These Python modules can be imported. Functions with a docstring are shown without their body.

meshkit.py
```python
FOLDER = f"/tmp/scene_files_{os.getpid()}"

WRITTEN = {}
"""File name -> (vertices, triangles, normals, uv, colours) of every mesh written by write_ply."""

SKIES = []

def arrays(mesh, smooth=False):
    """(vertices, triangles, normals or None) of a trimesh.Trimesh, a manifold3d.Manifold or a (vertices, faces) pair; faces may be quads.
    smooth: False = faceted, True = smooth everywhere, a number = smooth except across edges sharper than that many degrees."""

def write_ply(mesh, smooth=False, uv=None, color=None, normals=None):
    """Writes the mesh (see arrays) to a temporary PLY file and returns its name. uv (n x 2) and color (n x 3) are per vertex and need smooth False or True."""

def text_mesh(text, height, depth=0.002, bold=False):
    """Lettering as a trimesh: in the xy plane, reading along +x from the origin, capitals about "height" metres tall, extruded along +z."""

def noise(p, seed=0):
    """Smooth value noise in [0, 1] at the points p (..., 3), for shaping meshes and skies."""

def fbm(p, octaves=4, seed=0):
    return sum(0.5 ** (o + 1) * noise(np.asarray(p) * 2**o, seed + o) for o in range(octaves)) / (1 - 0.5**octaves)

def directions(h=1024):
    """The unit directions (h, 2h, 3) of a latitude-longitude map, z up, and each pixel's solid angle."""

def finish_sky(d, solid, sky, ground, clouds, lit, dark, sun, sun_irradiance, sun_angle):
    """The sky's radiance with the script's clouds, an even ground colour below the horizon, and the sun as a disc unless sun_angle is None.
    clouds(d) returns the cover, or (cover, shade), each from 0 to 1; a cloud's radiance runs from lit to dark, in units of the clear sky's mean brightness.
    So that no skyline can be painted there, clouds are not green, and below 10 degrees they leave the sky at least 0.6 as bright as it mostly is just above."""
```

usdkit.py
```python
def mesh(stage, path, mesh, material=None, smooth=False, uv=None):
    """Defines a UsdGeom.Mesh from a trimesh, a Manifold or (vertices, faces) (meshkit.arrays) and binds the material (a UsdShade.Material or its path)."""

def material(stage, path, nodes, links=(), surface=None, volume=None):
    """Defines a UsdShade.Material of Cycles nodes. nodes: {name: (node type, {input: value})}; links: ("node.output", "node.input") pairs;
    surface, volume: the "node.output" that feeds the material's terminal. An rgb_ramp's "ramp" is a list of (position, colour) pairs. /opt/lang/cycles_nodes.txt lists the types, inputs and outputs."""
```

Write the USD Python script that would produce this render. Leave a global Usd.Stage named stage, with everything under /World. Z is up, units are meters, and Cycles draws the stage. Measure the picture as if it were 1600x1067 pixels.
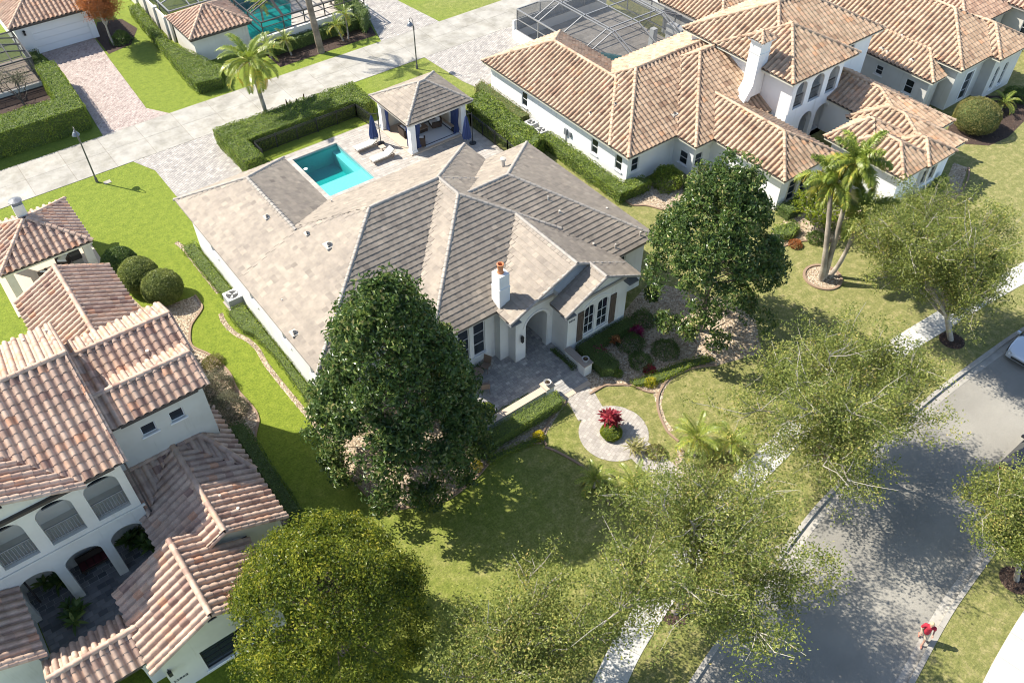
import math, random, numpy as np, trimesh, shapely, shapely.geometry as sg, shapely.affinity as sa, shapely.ops as so
import manifold3d as m3
import usdkit, meshkit
from pxr import Usd, UsdGeom, UsdLux, UsdShade, Sdf, Gf, Vt

stage = Usd.Stage.CreateInMemory()
UsdGeom.SetStageUpAxis(stage, UsdGeom.Tokens.z)
UsdGeom.SetStageMetersPerUnit(stage, 1.0)
UsdGeom.Xform.Define(stage, '/World')
UsdGeom.Scope.Define(stage, '/World/Looks')

# ------------------------------------------------------------------ camera
FPX, TILT, AZ, ALT = 1340.0, math.radians(46.1), math.radians(52.5), 38.0
EYE = np.array([0, 0, ALT])
_fh = np.array([math.cos(AZ), math.sin(AZ), 0]); _up = np.array([0, 0, 1.0])
FWD = _fh * math.cos(TILT) - _up * math.sin(TILT)
RGT = np.cross(FWD, _up); RGT /= np.linalg.norm(RGT)
CUP = np.cross(RGT, FWD)
cam = UsdGeom.Camera.Define(stage, '/World/camera')
cam.AddTransformOp().Set(Gf.Matrix4d(*RGT, 0, *CUP, 0, *(-FWD), 0, *EYE, 1))
cam.CreateHorizontalApertureAttr(36.0); cam.CreateVerticalApertureAttr(36.0 * 682 / 1024)
cam.CreateFocalLengthAttr(36.0 * FPX / 1600)
cam.CreateClippingRangeAttr(Gf.Vec2f(0.5, 2000))
cam.CreateExposureAttr(0.95)

def at(px, py, z=0.0):
    """the point at height z that the survey photograph shows at (px, py)"""
    d = FWD * FPX + RGT * (px - 800) - CUP * (py - 533.5)
    return EYE + d * ((z - ALT) / d[2])
def P2(pts, z=0.0): return [tuple(at(x, y, z)[:2]) for x, y in pts]

# ------------------------------------------------------------------ sky and sun
SUN_AZ, SUN_EL = math.radians(123.5), math.radians(46.0)
SUN = np.array([math.cos(SUN_AZ) * math.cos(SUN_EL), math.sin(SUN_AZ) * math.cos(SUN_EL), math.sin(SUN_EL)])
skymat = usdkit.material(stage, '/World/Looks/sky_light', {
    's': ('sky_texture', {'sky_type': 'single_scattering', 'sun_disc': False, 'sun_elevation': SUN_EL, 'sun_rotation': math.atan2(SUN[0], SUN[1]), 'aerosol_density': 1.0}),
    'b': ('background_shader', {'strength': 0.115})}, [('s.color', 'b.color')], surface='b.background')
sky = UsdLux.DomeLight.Define(stage, '/World/sky')
sky.GetPrim().SetCustomDataByKey('kind', 'structure')
UsdShade.MaterialBindingAPI.Apply(sky.GetPrim()).Bind(skymat)
sun = UsdLux.DistantLight.Define(stage, '/World/sun')
sun.CreateIntensityAttr(1.2); sun.CreateAngleAttr(0.53); sun.CreateColorAttr(Gf.Vec3f(1.0, 0.94, 0.84)); sun.CreateNormalizeAttr(True)
_z = SUN; _x = np.cross(_up, _z); _x /= np.linalg.norm(_x); _y = np.cross(_z, _x)
sun.AddTransformOp().Set(Gf.Matrix4d(*_x, 0, *_y, 0, *_z, 0, 0, 0, 60, 1))

# ------------------------------------------------------------------ prims, names, labels
PI = math.pi
_used = {}
def numbered(parent, name):
    k = (parent, name); n = _used.get(k, 0); _used[k] = n + 1
    return f'{parent}/{name}' if n == 0 else f'{parent}/{name}_{n:03d}'
def setdata(prim, label=None, cat=None, group=None, kind=None):
    for k, v in (('label', label), ('category', cat), ('group', group), ('kind', kind)):
        if v: prim.SetCustomDataByKey(k, v)
_TF = Sdf.ValueTypeNames
class M:
    """a triangle mesh under construction: vertices, faces, one tone per vertex, optional normals"""
    def __init__(s): s.v, s.f, s.t, s.n, s.k = [], [], [], [], 0
    def add(s, v, f, tone=0.5, nrm=None):
        v = np.asarray(v, float).reshape(-1, 3); f = np.asarray(f, int)
        if f.shape[1] == 4: f = np.vstack([f[:, [0, 1, 2]], f[:, [0, 2, 3]]])
        s.v.append(v); s.f.append(f + s.k); s.k += len(v)
        s.t.append(np.full(len(v), tone, float) if np.ndim(tone) == 0 else np.asarray(tone, float).ravel())
        s.n.append(None if nrm is None else np.asarray(nrm, float).reshape(-1, 3))
        return s
    def tm(s, mesh, tone=0.5): return s.add(mesh.vertices, mesh.faces, tone)
    def man(s, man, tone=0.5):
        q = man.to_mesh(); return s.add(q.vert_properties[:, :3], q.tri_verts, tone)
    def box(s, x0, x1, y0, y1, z0, z1, tone=0.5, rz=0.0, c=None):
        p = np.array([[x, y, z] for z in (z0, z1) for y in (y0, y1) for x in (x0, x1)], float)
        if rz:
            c0 = np.array([(x0 + x1) / 2, (y0 + y1) / 2]) if c is None else np.array(c)
            q = p[:, :2] - c0; ca, sa_ = math.cos(rz), math.sin(rz)
            p[:, :2] = np.stack([q[:, 0] * ca - q[:, 1] * sa_, q[:, 0] * sa_ + q[:, 1] * ca], 1) + c0
        return s.add(p, [[0, 2, 3, 1], [4, 5, 7, 6], [0, 1, 5, 4], [2, 6, 7, 3], [0, 4, 6, 2], [1, 3, 7, 5]], tone)
    def bar(s, a, b, w, h=None, tone=0.5):
        """a square bar from a to b"""
        a, b = np.asarray(a, float), np.asarray(b, float); d = b - a; d /= max(np.linalg.norm(d), 1e-9); h = h or w
        r = np.cross(d, [0, 0, 1.0]); r = np.array([1.0, 0, 0]) if np.linalg.norm(r) < 1e-6 else r / np.linalg.norm(r)
        u = np.cross(r, d)
        p = [o + r * i * w / 2 + u * j * h / 2 for o in (a, b) for i, j in ((-1, -1), (1, -1), (1, 1), (-1, 1))]
        return s.add(p, [[0, 1, 2, 3], [7, 6, 5, 4], [0, 4, 5, 1], [1, 5, 6, 2], [2, 6, 7, 3], [3, 7, 4, 0]], tone)
    def tube(s, pts, rad, n=8, tone=0.5, cap=True, smooth=True):
        pts = np.asarray(pts, float); rad = np.broadcast_to(np.asarray(rad, float), (len(pts),))
        t = np.gradient(pts, axis=0); t /= np.maximum(np.linalg.norm(t, axis=1, keepdims=True), 1e-9)
        ref = np.array([0, 0, 1.0]) if abs(t[0, 2]) < 0.9 else np.array([1.0, 0, 0])
        r = np.cross(t[0], ref); r /= np.linalg.norm(r); V = []; NN = []
        ang = np.arange(n) / n * 2 * PI
        for i in range(len(pts)):
            r = r - t[i] * (r @ t[i]); r /= max(np.linalg.norm(r), 1e-9); u = np.cross(t[i], r)
            o = np.cos(ang)[:, None] * r + np.sin(ang)[:, None] * u
            V.append(pts[i] + o * rad[i]); NN.append(o)
        V = np.vstack(V); NN = np.vstack(NN)
        a = np.arange(len(pts) - 1)[:, None] * n + np.arange(n)[None]; b = np.arange(len(pts) - 1)[:, None] * n + (np.arange(n)[None] + 1) % n
        F = np.stack([a, b, b + n, a + n], -1).reshape(-1, 4)
        s.add(V, F, tone, NN if smooth else None)
        if cap:
            s.add(V[-n:], [[0, i, i + 1] for i in range(1, n - 1)], tone); s.add(V[:n], [[0, i + 1, i] for i in range(1, n - 1)], tone)
        return s
    def lathe(s, prof, c=(0, 0, 0), n=20, tone=0.5):
        prof = np.asarray(prof, float); ang = np.arange(n) / n * 2 * PI
        V = np.stack([prof[:, :1] * np.cos(ang), prof[:, :1] * np.sin(ang), np.repeat(prof[:, 1:2], n, 1)], -1).reshape(-1, 3) + np.asarray(c, float)
        a = np.arange(len(prof) - 1)[:, None] * n + np.arange(n)[None]; b = np.arange(len(prof) - 1)[:, None] * n + (np.arange(n)[None] + 1) % n
        return s.add(V, np.stack([a, b, b + n, a + n], -1).reshape(-1, 4), tone)
    def poly(s, pol, z0, z1, tone=0.5):
        """an extruded shapely polygon"""
        for g in getattr(pol, 'geoms', [pol]):
            if g.geom_type != 'Polygon' or g.area < 1e-4: continue
            e = trimesh.creation.extrude_polygon(sg.polygon.orient(g), z1 - z0, engine='earcut'); e.apply_translation([0, 0, z0]); s.tm(e, tone)
        return s
    def sheet(s, pol, z, tone=0.5):
        for g in getattr(pol, 'geoms', [pol]):
            if g.geom_type != 'Polygon' or g.area < 1e-4: continue
            v, f = trimesh.creation.triangulate_polygon(sg.polygon.orient(g), engine='earcut')
            v = np.asarray(v); f = np.asarray(f)
            a = np.cross(v[f[:, 1]] - v[f[:, 0]], v[f[:, 2]] - v[f[:, 0]]); f = np.where((a < 0)[:, None], f[:, ::-1], f)
            s.add(np.c_[v, np.full(len(v), z)], f, tone)
        return s
    def arrays(s):
        v = np.vstack(s.v); f = np.vstack(s.f); t = np.concatenate(s.t)
        if all(x is None for x in s.n): return v, f, t, None
        n = np.zeros_like(v); k = 0; new_v, new_f, new_t, new_n, kk = [], [], [], [], 0
        for vv, ff, tt, nn in zip(s.v, s.f, s.t, s.n):
            ff = ff - k; k += len(vv)
            if nn is None:
                tri = vv[ff]; fn = np.cross(tri[:, 1] - tri[:, 0], tri[:, 2] - tri[:, 0]); fn /= np.maximum(np.linalg.norm(fn, axis=1, keepdims=True), 1e-12)
                new_v.append(tri.reshape(-1, 3)); new_t.append(tt[ff].ravel()); new_n.append(np.repeat(fn, 3, 0)); new_f.append(np.arange(len(ff) * 3).reshape(-1, 3) + kk); kk += len(ff) * 3
            else:
                new_v.append(vv); new_t.append(tt); new_n.append(nn); new_f.append(ff + kk); kk += len(vv)
        return np.vstack(new_v), np.vstack(new_f), np.concatenate(new_t), np.vstack(new_n)
def define(path, m, mat, off=None, smooth=None):
    if isinstance(m, M): v, f, t, n = m.arrays()
    else:
        v, f, n = meshkit.arrays(m, smooth or False); t = None
    if smooth and isinstance(m, M):
        v0, f0 = v, f; tr = trimesh.Trimesh(v0, f0, process=False); tr.merge_vertices()
        v, f, n = meshkit.arrays(tr, smooth); t = None
    if off is not None: v = v - np.asarray(off)
    g = UsdGeom.Mesh.Define(stage, path)
    g.CreatePointsAttr(Vt.Vec3fArray.FromNumpy(np.ascontiguousarray(v, np.float32)))
    g.CreateFaceVertexCountsAttr(Vt.IntArray.FromNumpy(np.full(len(f), 3, np.int32)))
    g.CreateFaceVertexIndicesAttr(Vt.IntArray.FromNumpy(np.ascontiguousarray(f, np.int32).ravel()))
    g.CreateSubdivisionSchemeAttr('none')
    if n is not None:
        g.CreateNormalsAttr(Vt.Vec3fArray.FromNumpy(np.ascontiguousarray(n, np.float32))); g.SetNormalsInterpolation('vertex')
    if t is not None:
        UsdGeom.PrimvarsAPI(g).CreatePrimvar('tone', _TF.FloatArray, 'vertex').Set(Vt.FloatArray.FromNumpy(np.ascontiguousarray(t, np.float32)))
    UsdShade.MaterialBindingAPI.Apply(g.GetPrim()).Bind(LOOK[mat])
    return g.GetPrim()
class Thing:
    def __init__(s, name, label=None, cat=None, loc=(0, 0, 0), group=None, kind=None):
        s.path = numbered('/World', name); s.loc = np.asarray(loc, float)
        x = UsdGeom.Xform.Define(stage, s.path); x.AddTranslateOp().Set(Gf.Vec3d(*s.loc)); s.prim = x.GetPrim()
        setdata(s.prim, label, cat, group, kind)
    def part(s, name, m, mat, parent=None, label=None, kind=None, smooth=None):
        """m is in world coordinates; parent is the path of a part of this thing"""
        p = numbered(parent or s.path, name); pr = define(p, m, mat, s.loc, smooth); setdata(pr, label, kind=kind); return p
def single(name, m, mat, label=None, cat=None, group=None, kind=None, smooth=None):
    p = numbered('/World', name); pr = define(p, m, mat, None, smooth); setdata(pr, label, cat, group, kind); return p

# ------------------------------------------------------------------ materials
LOOK = {}
def look(name, nodes, links, surface, volume=None):
    LOOK[name] = usdkit.material(stage, f'/World/Looks/{name}', nodes, links, surface, volume)
def plain(name, col, rough=0.6, metal=0.0, spec=0.5, bump=None, coat=0.0):
    n = {'p': ('principled_bsdf', {'base_color': col, 'roughness': rough, 'metallic': metal, 'specular_ior_level': spec, 'coat_weight': coat})}; l = []
    if bump:
        n['g'] = ('geometry', {}); n['t'] = ('noise_texture', {'scale': bump[0], 'detail': 4.0}); n['b'] = ('bump', {'strength': bump[1], 'distance': bump[2]})
        l += [('g.position', 't.vector'), ('t.fac', 'b.height'), ('b.normal', 'p.normal')]
    look(name, n, l, 'p.BSDF')
def toned(name, ramp, rough=0.7, noise=(3.0, 0.35), bump=(40.0, 0.3, 0.01), spec=0.3, dirt=None):
    """colour from the pieces' own tone, mottled by noise"""
    n = {'a': ('attribute', {'attribute': 'tone'}), 'r': ('rgb_ramp', {'ramp': ramp}), 'g': ('geometry', {}),
         't': ('noise_texture', {'scale': noise[0], 'detail': 6.0, 'roughness': 0.65}), 'tr': ('rgb_ramp', {'ramp': [(0.25, (1 - noise[1],) * 3), (0.75, (1 + noise[1] * 0.5,) * 3)]}),
         'm': ('mix', {'mix_type': 'multiply', 'fac': 1.0}), 'p': ('principled_bsdf', {'roughness': rough, 'specular_ior_level': spec}),
         't2': ('noise_texture', {'scale': bump[0], 'detail': 3.0}), 'b': ('bump', {'strength': bump[1], 'distance': bump[2]})}
    l = [('a.fac', 'r.fac'), ('g.position', 't.vector'), ('t.fac', 'tr.fac'), ('r.color', 'm.color1'), ('tr.color', 'm.color2'),
         ('g.position', 't2.vector'), ('t2.fac', 'b.height'), ('b.normal', 'p.normal')]
    last = 'm.color'
    if dirt:   # broad stains: (scale, threshold low, high, colour factor)
        n['d'] = ('noise_texture', {'scale': dirt[0], 'detail': 5.0, 'roughness': 0.7}); n['dr'] = ('rgb_ramp', {'ramp': [(dirt[1], dirt[3]), (dirt[2], (1, 1, 1))]}); n['dm'] = ('mix', {'mix_type': 'multiply', 'fac': 1.0})
        l += [('g.position', 'd.vector'), ('d.fac', 'dr.fac'), (last, 'dm.color1'), ('dr.color', 'dm.color2')]; last = 'dm.color'
    l.append((last, 'p.base_color'))
    look(name, n, l, 'p.BSDF')
def leafy(name, ramp, rough=0.45, trans=0.3, spec=0.4, patch=1.2):
    n = {'a': ('attribute', {'attribute': 'tone'}), 'r': ('rgb_ramp', {'ramp': ramp}), 'g': ('geometry', {}), 't': ('noise_texture', {'scale': patch, 'detail': 2.0}),
         'tr': ('rgb_ramp', {'ramp': [(0.3, (0.7, 0.75, 0.7)), (0.7, (1.25, 1.2, 1.1))]}), 'm': ('mix', {'mix_type': 'multiply', 'fac': 1.0}),
         'p': ('principled_bsdf', {'roughness': rough, 'specular_ior_level': spec}), 'tl': ('translucent_bsdf', {}), 'h': ('hsv', {'value': 1.6, 'saturation': 1.05}), 'mx': ('mix_closure', {'fac': trans})}
    look(name, n, [('a.fac', 'r.fac'), ('g.position', 't.vector'), ('t.fac', 'tr.fac'), ('r.color', 'm.color1'), ('tr.color', 'm.color2'), ('m.color', 'p.base_color'), ('m.color', 'h.color'), ('h.color', 'tl.color'),
                   ('p.BSDF', 'mx.closure1'), ('tl.BSDF', 'mx.closure2')], 'mx.closure')

toned('flat_tile', [(0, (0.215, 0.18, 0.145)), (0.3, (0.285, 0.242, 0.195)), (0.7, (0.34, 0.288, 0.228)), (1, (0.42, 0.35, 0.27))], noise=(2.2, 0.28), dirt=(0.25, 0.3, 0.55, (0.80, 0.80, 0.82)))
toned('flat_cap', [(0, (0.29, 0.265, 0.235)), (1, (0.40, 0.36, 0.31))], noise=(3, 0.25))
toned('tan_tile', [(0, (0.33, 0.215, 0.145)), (0.3, (0.46, 0.325, 0.22)), (0.7, (0.55, 0.405, 0.28)), (0.9, (0.58, 0.38, 0.25)), (1, (0.57, 0.34, 0.20))], noise=(2.0, 0.35), dirt=(0.3, 0.3, 0.5, (0.80, 0.77, 0.74)))
toned('rose_tile', [(0, (0.33, 0.21, 0.165)), (0.25, (0.46, 0.32, 0.245)), (0.6, (0.55, 0.405, 0.31)), (0.85, (0.57, 0.375, 0.265)), (1, (0.57, 0.315, 0.20))], noise=(2.4, 0.35), dirt=(0.35, 0.3, 0.5, (0.78, 0.76, 0.75)))
toned('far_tile', [(0, (0.38, 0.235, 0.165)), (0.4, (0.50, 0.34, 0.245)), (0.8, (0.575, 0.40, 0.285)), (1, (0.57, 0.34, 0.22))], noise=(2.0, 0.3))
def stucco(name, c, c2):
    look(name, {'g': ('geometry', {}), 't': ('noise_texture', {'scale': 0.5, 'detail': 6.0, 'roughness': 0.7}), 'r': ('rgb_ramp', {'ramp': [(0.3, c2), (0.6, c)]}),
                't2': ('noise_texture', {'scale': 30.0, 'detail': 4.0}), 'b': ('bump', {'strength': 0.35, 'distance': 0.01}), 'p': ('principled_bsdf', {'roughness': 0.85, 'specular_ior_level': 0.2}),
                'mp': ('mapping', {'scale': (1.6, 1.6, 0.12)}), 't3': ('noise_texture', {'scale': 1.3, 'detail': 5.0, 'roughness': 0.7}), 'r3': ('rgb_ramp', {'ramp': [(0.26, (0.82, 0.80, 0.76)), (0.42, (1, 1, 1))]}), 'm': ('mix', {'mix_type': 'multiply', 'fac': 1.0})},
         [('g.position', 't.vector'), ('t.fac', 'r.fac'), ('g.position', 't2.vector'), ('t2.fac', 'b.height'), ('b.normal', 'p.normal'), ('g.position', 'mp.vector'), ('mp.vector', 't3.vector'), ('t3.fac', 'r3.fac'), ('r.color', 'm.color1'), ('r3.color', 'm.color2'), ('m.color', 'p.base_color')], 'p.BSDF')
stucco('white_stucco', (0.74, 0.74, 0.72), (0.66, 0.66, 0.64))
stucco('bright_stucco', (0.80, 0.80, 0.78), (0.74, 0.74, 0.72))
stucco('cream_stucco', (0.66, 0.63, 0.56), (0.58, 0.55, 0.48))
stucco('grey_stucco', (0.60, 0.59, 0.55), (0.52, 0.51, 0.47))
plain('deck_under', (0.09, 0.075, 0.065), 0.9)
plain('fascia_tan', (0.42, 0.38, 0.33), 0.6)
plain('fascia_white', (0.72, 0.71, 0.68), 0.5)
plain('fascia_dark', (0.05, 0.04, 0.035), 0.5)
plain('gutter_cream', (0.62, 0.60, 0.48), 0.5)
plain('trim_white', (0.78, 0.78, 0.77), 0.5)
plain('trim_cream', (0.62, 0.56, 0.44), 0.6)
plain('window_glass', (0.014, 0.018, 0.022), 0.08, spec=0.8)
plain('room_dark', (0.03, 0.03, 0.03), 0.9)
plain('iron', (0.018, 0.018, 0.02), 0.45)
plain('lamp_post_grey', (0.10, 0.095, 0.085), 0.5)
plain('lamp_shade_grey', (0.16, 0.18, 0.21), 0.35, metal=0.4)
plain('lamp_glass', (0.75, 0.75, 0.72), 0.2)
plain('aluminium_bronze', (0.06, 0.055, 0.05), 0.45, metal=0.2)
plain('aluminium_grey', (0.27, 0.27, 0.265), 0.45, metal=0.2)
plain('terracotta', (0.50, 0.20, 0.085), 0.7, bump=(20, 0.3, 0.01))
plain('shutter_wood', (0.10, 0.075, 0.06), 0.7, bump=(60, 0.4, 0.01))
plain('lead_grey', (0.16, 0.17, 0.185), 0.5)
plain('navy_cloth', (0.035, 0.06, 0.17), 0.8)
plain('cushion_cream', (0.62, 0.58, 0.50), 0.85)
plain('cushion_white', (0.66, 0.68, 0.70), 0.85)
plain('wicker', (0.045, 0.030, 0.022), 0.7, bump=(80, 0.6, 0.01))
plain('rug_white', (0.60, 0.63, 0.66), 0.95)
plain('rug_navy', (0.03, 0.045, 0.10), 0.95)
plain('tan_metal', (0.24, 0.17, 0.125), 0.5)
plain('cap_stone', (0.52, 0.42, 0.32), 0.8, bump=(30, 0.5, 0.02))
plain('edging_brown', (0.27, 0.185, 0.125), 0.85, bump=(25, 0.5, 0.02))
plain('cap_stone_grey', (0.34, 0.29, 0.25), 0.8, bump=(30, 0.5, 0.02))
plain('urn_stone', (0.40, 0.40, 0.39), 0.7, bump=(30, 0.4, 0.01))
plain('unit_white', (0.62, 0.62, 0.60), 0.5)
plain('unit_dark', (0.04, 0.04, 0.04), 0.6)
plain('vent_tile', (0.52, 0.47, 0.40), 0.7)
plain('skin', (0.48, 0.27, 0.19), 0.55)
plain('red_shirt', (0.40, 0.02, 0.04), 0.85, bump=(30, 0.5, 0.02))
plain('khaki', (0.50, 0.41, 0.30), 0.85, bump=(30, 0.5, 0.02))
plain('hair_blond', (0.52, 0.40, 0.24), 0.7)
plain('shoe', (0.42, 0.18, 0.13), 0.6)
plain('car_silver', (0.62, 0.66, 0.70), 0.28, metal=0.3, coat=0.8)
plain('car_black', (0.012, 0.012, 0.014), 0.25, coat=1.0)
plain('rubber', (0.02, 0.02, 0.02), 0.8)
plain('chrome', (0.6, 0.6, 0.6), 0.2, metal=1.0)
plain('tail_red', (0.35, 0.01, 0.01), 0.2)
plain('cushion_red', (0.10, 0.018, 0.02), 0.8)
plain('head_lens', (0.55, 0.58, 0.6), 0.1)
plain('number_dark', (0.03, 0.035, 0.04), 0.6)
plain('pool_tile', (0.30, 0.40, 0.42), 0.4)
toned('bark_pale', [(0, (0.22, 0.19, 0.15)), (1, (0.52, 0.47, 0.40))], rough=0.9, noise=(6, 0.4), bump=(25, 0.6, 0.03))
toned('bark_dark', [(0, (0.09, 0.07, 0.055)), (1, (0.17, 0.14, 0.11))], rough=0.9, noise=(6, 0.4), bump=(25, 0.6, 0.03))
toned('palm_trunk', [(0, (0.20, 0.17, 0.14)), (1, (0.46, 0.40, 0.32))], rough=0.85, noise=(5, 0.3), bump=(20, 0.5, 0.03))
toned('palm_trunk_brown', [(0, (0.13, 0.10, 0.075)), (1, (0.30, 0.245, 0.185))], rough=0.9, noise=(4, 0.45), bump=(12, 0.8, 0.06))
toned('stump_brown', [(0, (0.10, 0.06, 0.04)), (1, (0.20, 0.11, 0.075))], rough=0.9, noise=(10, 0.4))
leafy('leaf_magnolia', [(0, (0.035, 0.065, 0.020)), (0.5, (0.080, 0.135, 0.034)), (0.85, (0.19, 0.235, 0.065)), (1, (0.34, 0.31, 0.14))], rough=0.32, trans=0.18, spec=0.5)
leafy('leaf_round', [(0, (0.035, 0.055, 0.010)), (0.4, (0.105, 0.145, 0.020)), (0.75, (0.26, 0.28, 0.035)), (1, (0.46, 0.42, 0.07))], rough=0.4, trans=0.33)
leafy('leaf_oak', [(0, (0.090, 0.125, 0.028)), (0.5, (0.225, 0.260, 0.066)), (0.85, (0.37, 0.37, 0.11)), (1, (0.46, 0.37, 0.14))], rough=0.45, trans=0.3)
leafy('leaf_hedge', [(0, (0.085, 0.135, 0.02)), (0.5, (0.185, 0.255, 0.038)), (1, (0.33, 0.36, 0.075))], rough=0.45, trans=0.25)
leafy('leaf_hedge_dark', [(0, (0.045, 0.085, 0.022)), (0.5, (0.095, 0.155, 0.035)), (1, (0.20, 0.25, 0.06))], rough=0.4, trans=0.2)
leafy('leaf_topiary', [(0, (0.10, 0.13, 0.035)), (0.5, (0.22, 0.255, 0.07)), (1, (0.36, 0.38, 0.12))], rough=0.45, trans=0.2)
leafy('leaf_olive', [(0, (0.12, 0.12, 0.035)), (0.5, (0.21, 0.20, 0.065)), (1, (0.34, 0.29, 0.11))], rough=0.5, trans=0.2)
leafy('leaf_lime', [(0, (0.10, 0.15, 0.015)), (0.5, (0.19, 0.24, 0.02)), (1, (0.32, 0.32, 0.03))], rough=0.45, trans=0.3)
leafy('leaf_yellow', [(0, (0.28, 0.24, 0.01)), (0.5, (0.48, 0.42, 0.02)), (1, (0.6, 0.52, 0.04))], rough=0.45, trans=0.3)
leafy('leaf_red', [(0, (0.10, 0.012, 0.02)), (0.5, (0.27, 0.025, 0.045)), (1, (0.42, 0.08, 0.08))], rough=0.35, trans=0.3)
leafy('leaf_magenta', [(0, (0.12, 0.01, 0.05)), (0.5, (0.28, 0.02, 0.10)), (1, (0.40, 0.05, 0.14))], rough=0.35, trans=0.3)
leafy('leaf_orange', [(0, (0.22, 0.09, 0.03)), (0.5, (0.40, 0.15, 0.055)), (1, (0.50, 0.26, 0.12))], rough=0.5, trans=0.3)
leafy('leaf_palm', [(0, (0.097, 0.142, 0.026)), (0.5, (0.204, 0.264, 0.047)), (0.85, (0.366, 0.386, 0.082)), (1, (0.646, 0.447, 0.091))], rough=0.35, trans=0.3)
leafy('leaf_palm_gold', [(0, (0.14, 0.11, 0.02)), (0.5, (0.26, 0.19, 0.03)), (1, (0.40, 0.28, 0.05))], rough=0.4, trans=0.3)
leafy('leaf_grey', [(0, (0.092, 0.097, 0.063)), (0.5, (0.165, 0.164, 0.106)), (1, (0.281, 0.258, 0.168))], rough=0.6, trans=0.15)
toned('paver_rose', [(0, (0.324, 0.253, 0.225)), (0.5, (0.450, 0.369, 0.324)), (1, (0.540, 0.459, 0.405))], noise=(1.2, 0.2))
toned('paver_buff', [(0, (0.296, 0.274, 0.252)), (0.5, (0.385, 0.355, 0.318)), (1, (0.474, 0.437, 0.392))], noise=(1.2, 0.2))
toned('paver_grey', [(0, (0.270, 0.261, 0.257)), (0.5, (0.369, 0.356, 0.333)), (0.8, (0.450, 0.423, 0.387)), (1, (0.540, 0.513, 0.477))], noise=(2.0, 0.2))
toned('paver_shell', [(0, (0.340, 0.311, 0.274)), (0.5, (0.414, 0.377, 0.333)), (1, (0.488, 0.444, 0.392))], noise=(2.0, 0.2))
toned('paver_slate', [(0, (0.13, 0.13, 0.13)), (0.5, (0.22, 0.21, 0.20)), (1, (0.33, 0.31, 0.29))], noise=(2.0, 0.25))
toned('concrete', [(0, (0.365, 0.345, 0.30)), (1, (0.43, 0.405, 0.355))], noise=(0.8, 0.3), dirt=(0.45, 0.35, 0.55, (0.74, 0.73, 0.69)))
toned('concrete_white', [(0, (0.46, 0.45, 0.41)), (1, (0.54, 0.525, 0.485))], noise=(0.8, 0.15))
toned('kerb_concrete', [(0, (0.34, 0.315, 0.275)), (1, (0.42, 0.395, 0.345))], noise=(1.2, 0.3))
plain('sand_joint', (0.26, 0.22, 0.18), 0.95)
toned('pebble', [(0, (0.221, 0.162, 0.111)), (0.4, (0.391, 0.306, 0.212)), (0.8, (0.510, 0.425, 0.323)), (1, (0.612, 0.561, 0.476))], noise=(5, 0.2))
toned('mulch_chip', [(0, (0.035, 0.02, 0.014)), (0.6, (0.085, 0.05, 0.035)), (1, (0.16, 0.11, 0.08))], noise=(5, 0.3))
plain('mulch_ground', (0.055, 0.034, 0.025), 0.95, bump=(25, 0.8, 0.05))
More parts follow.
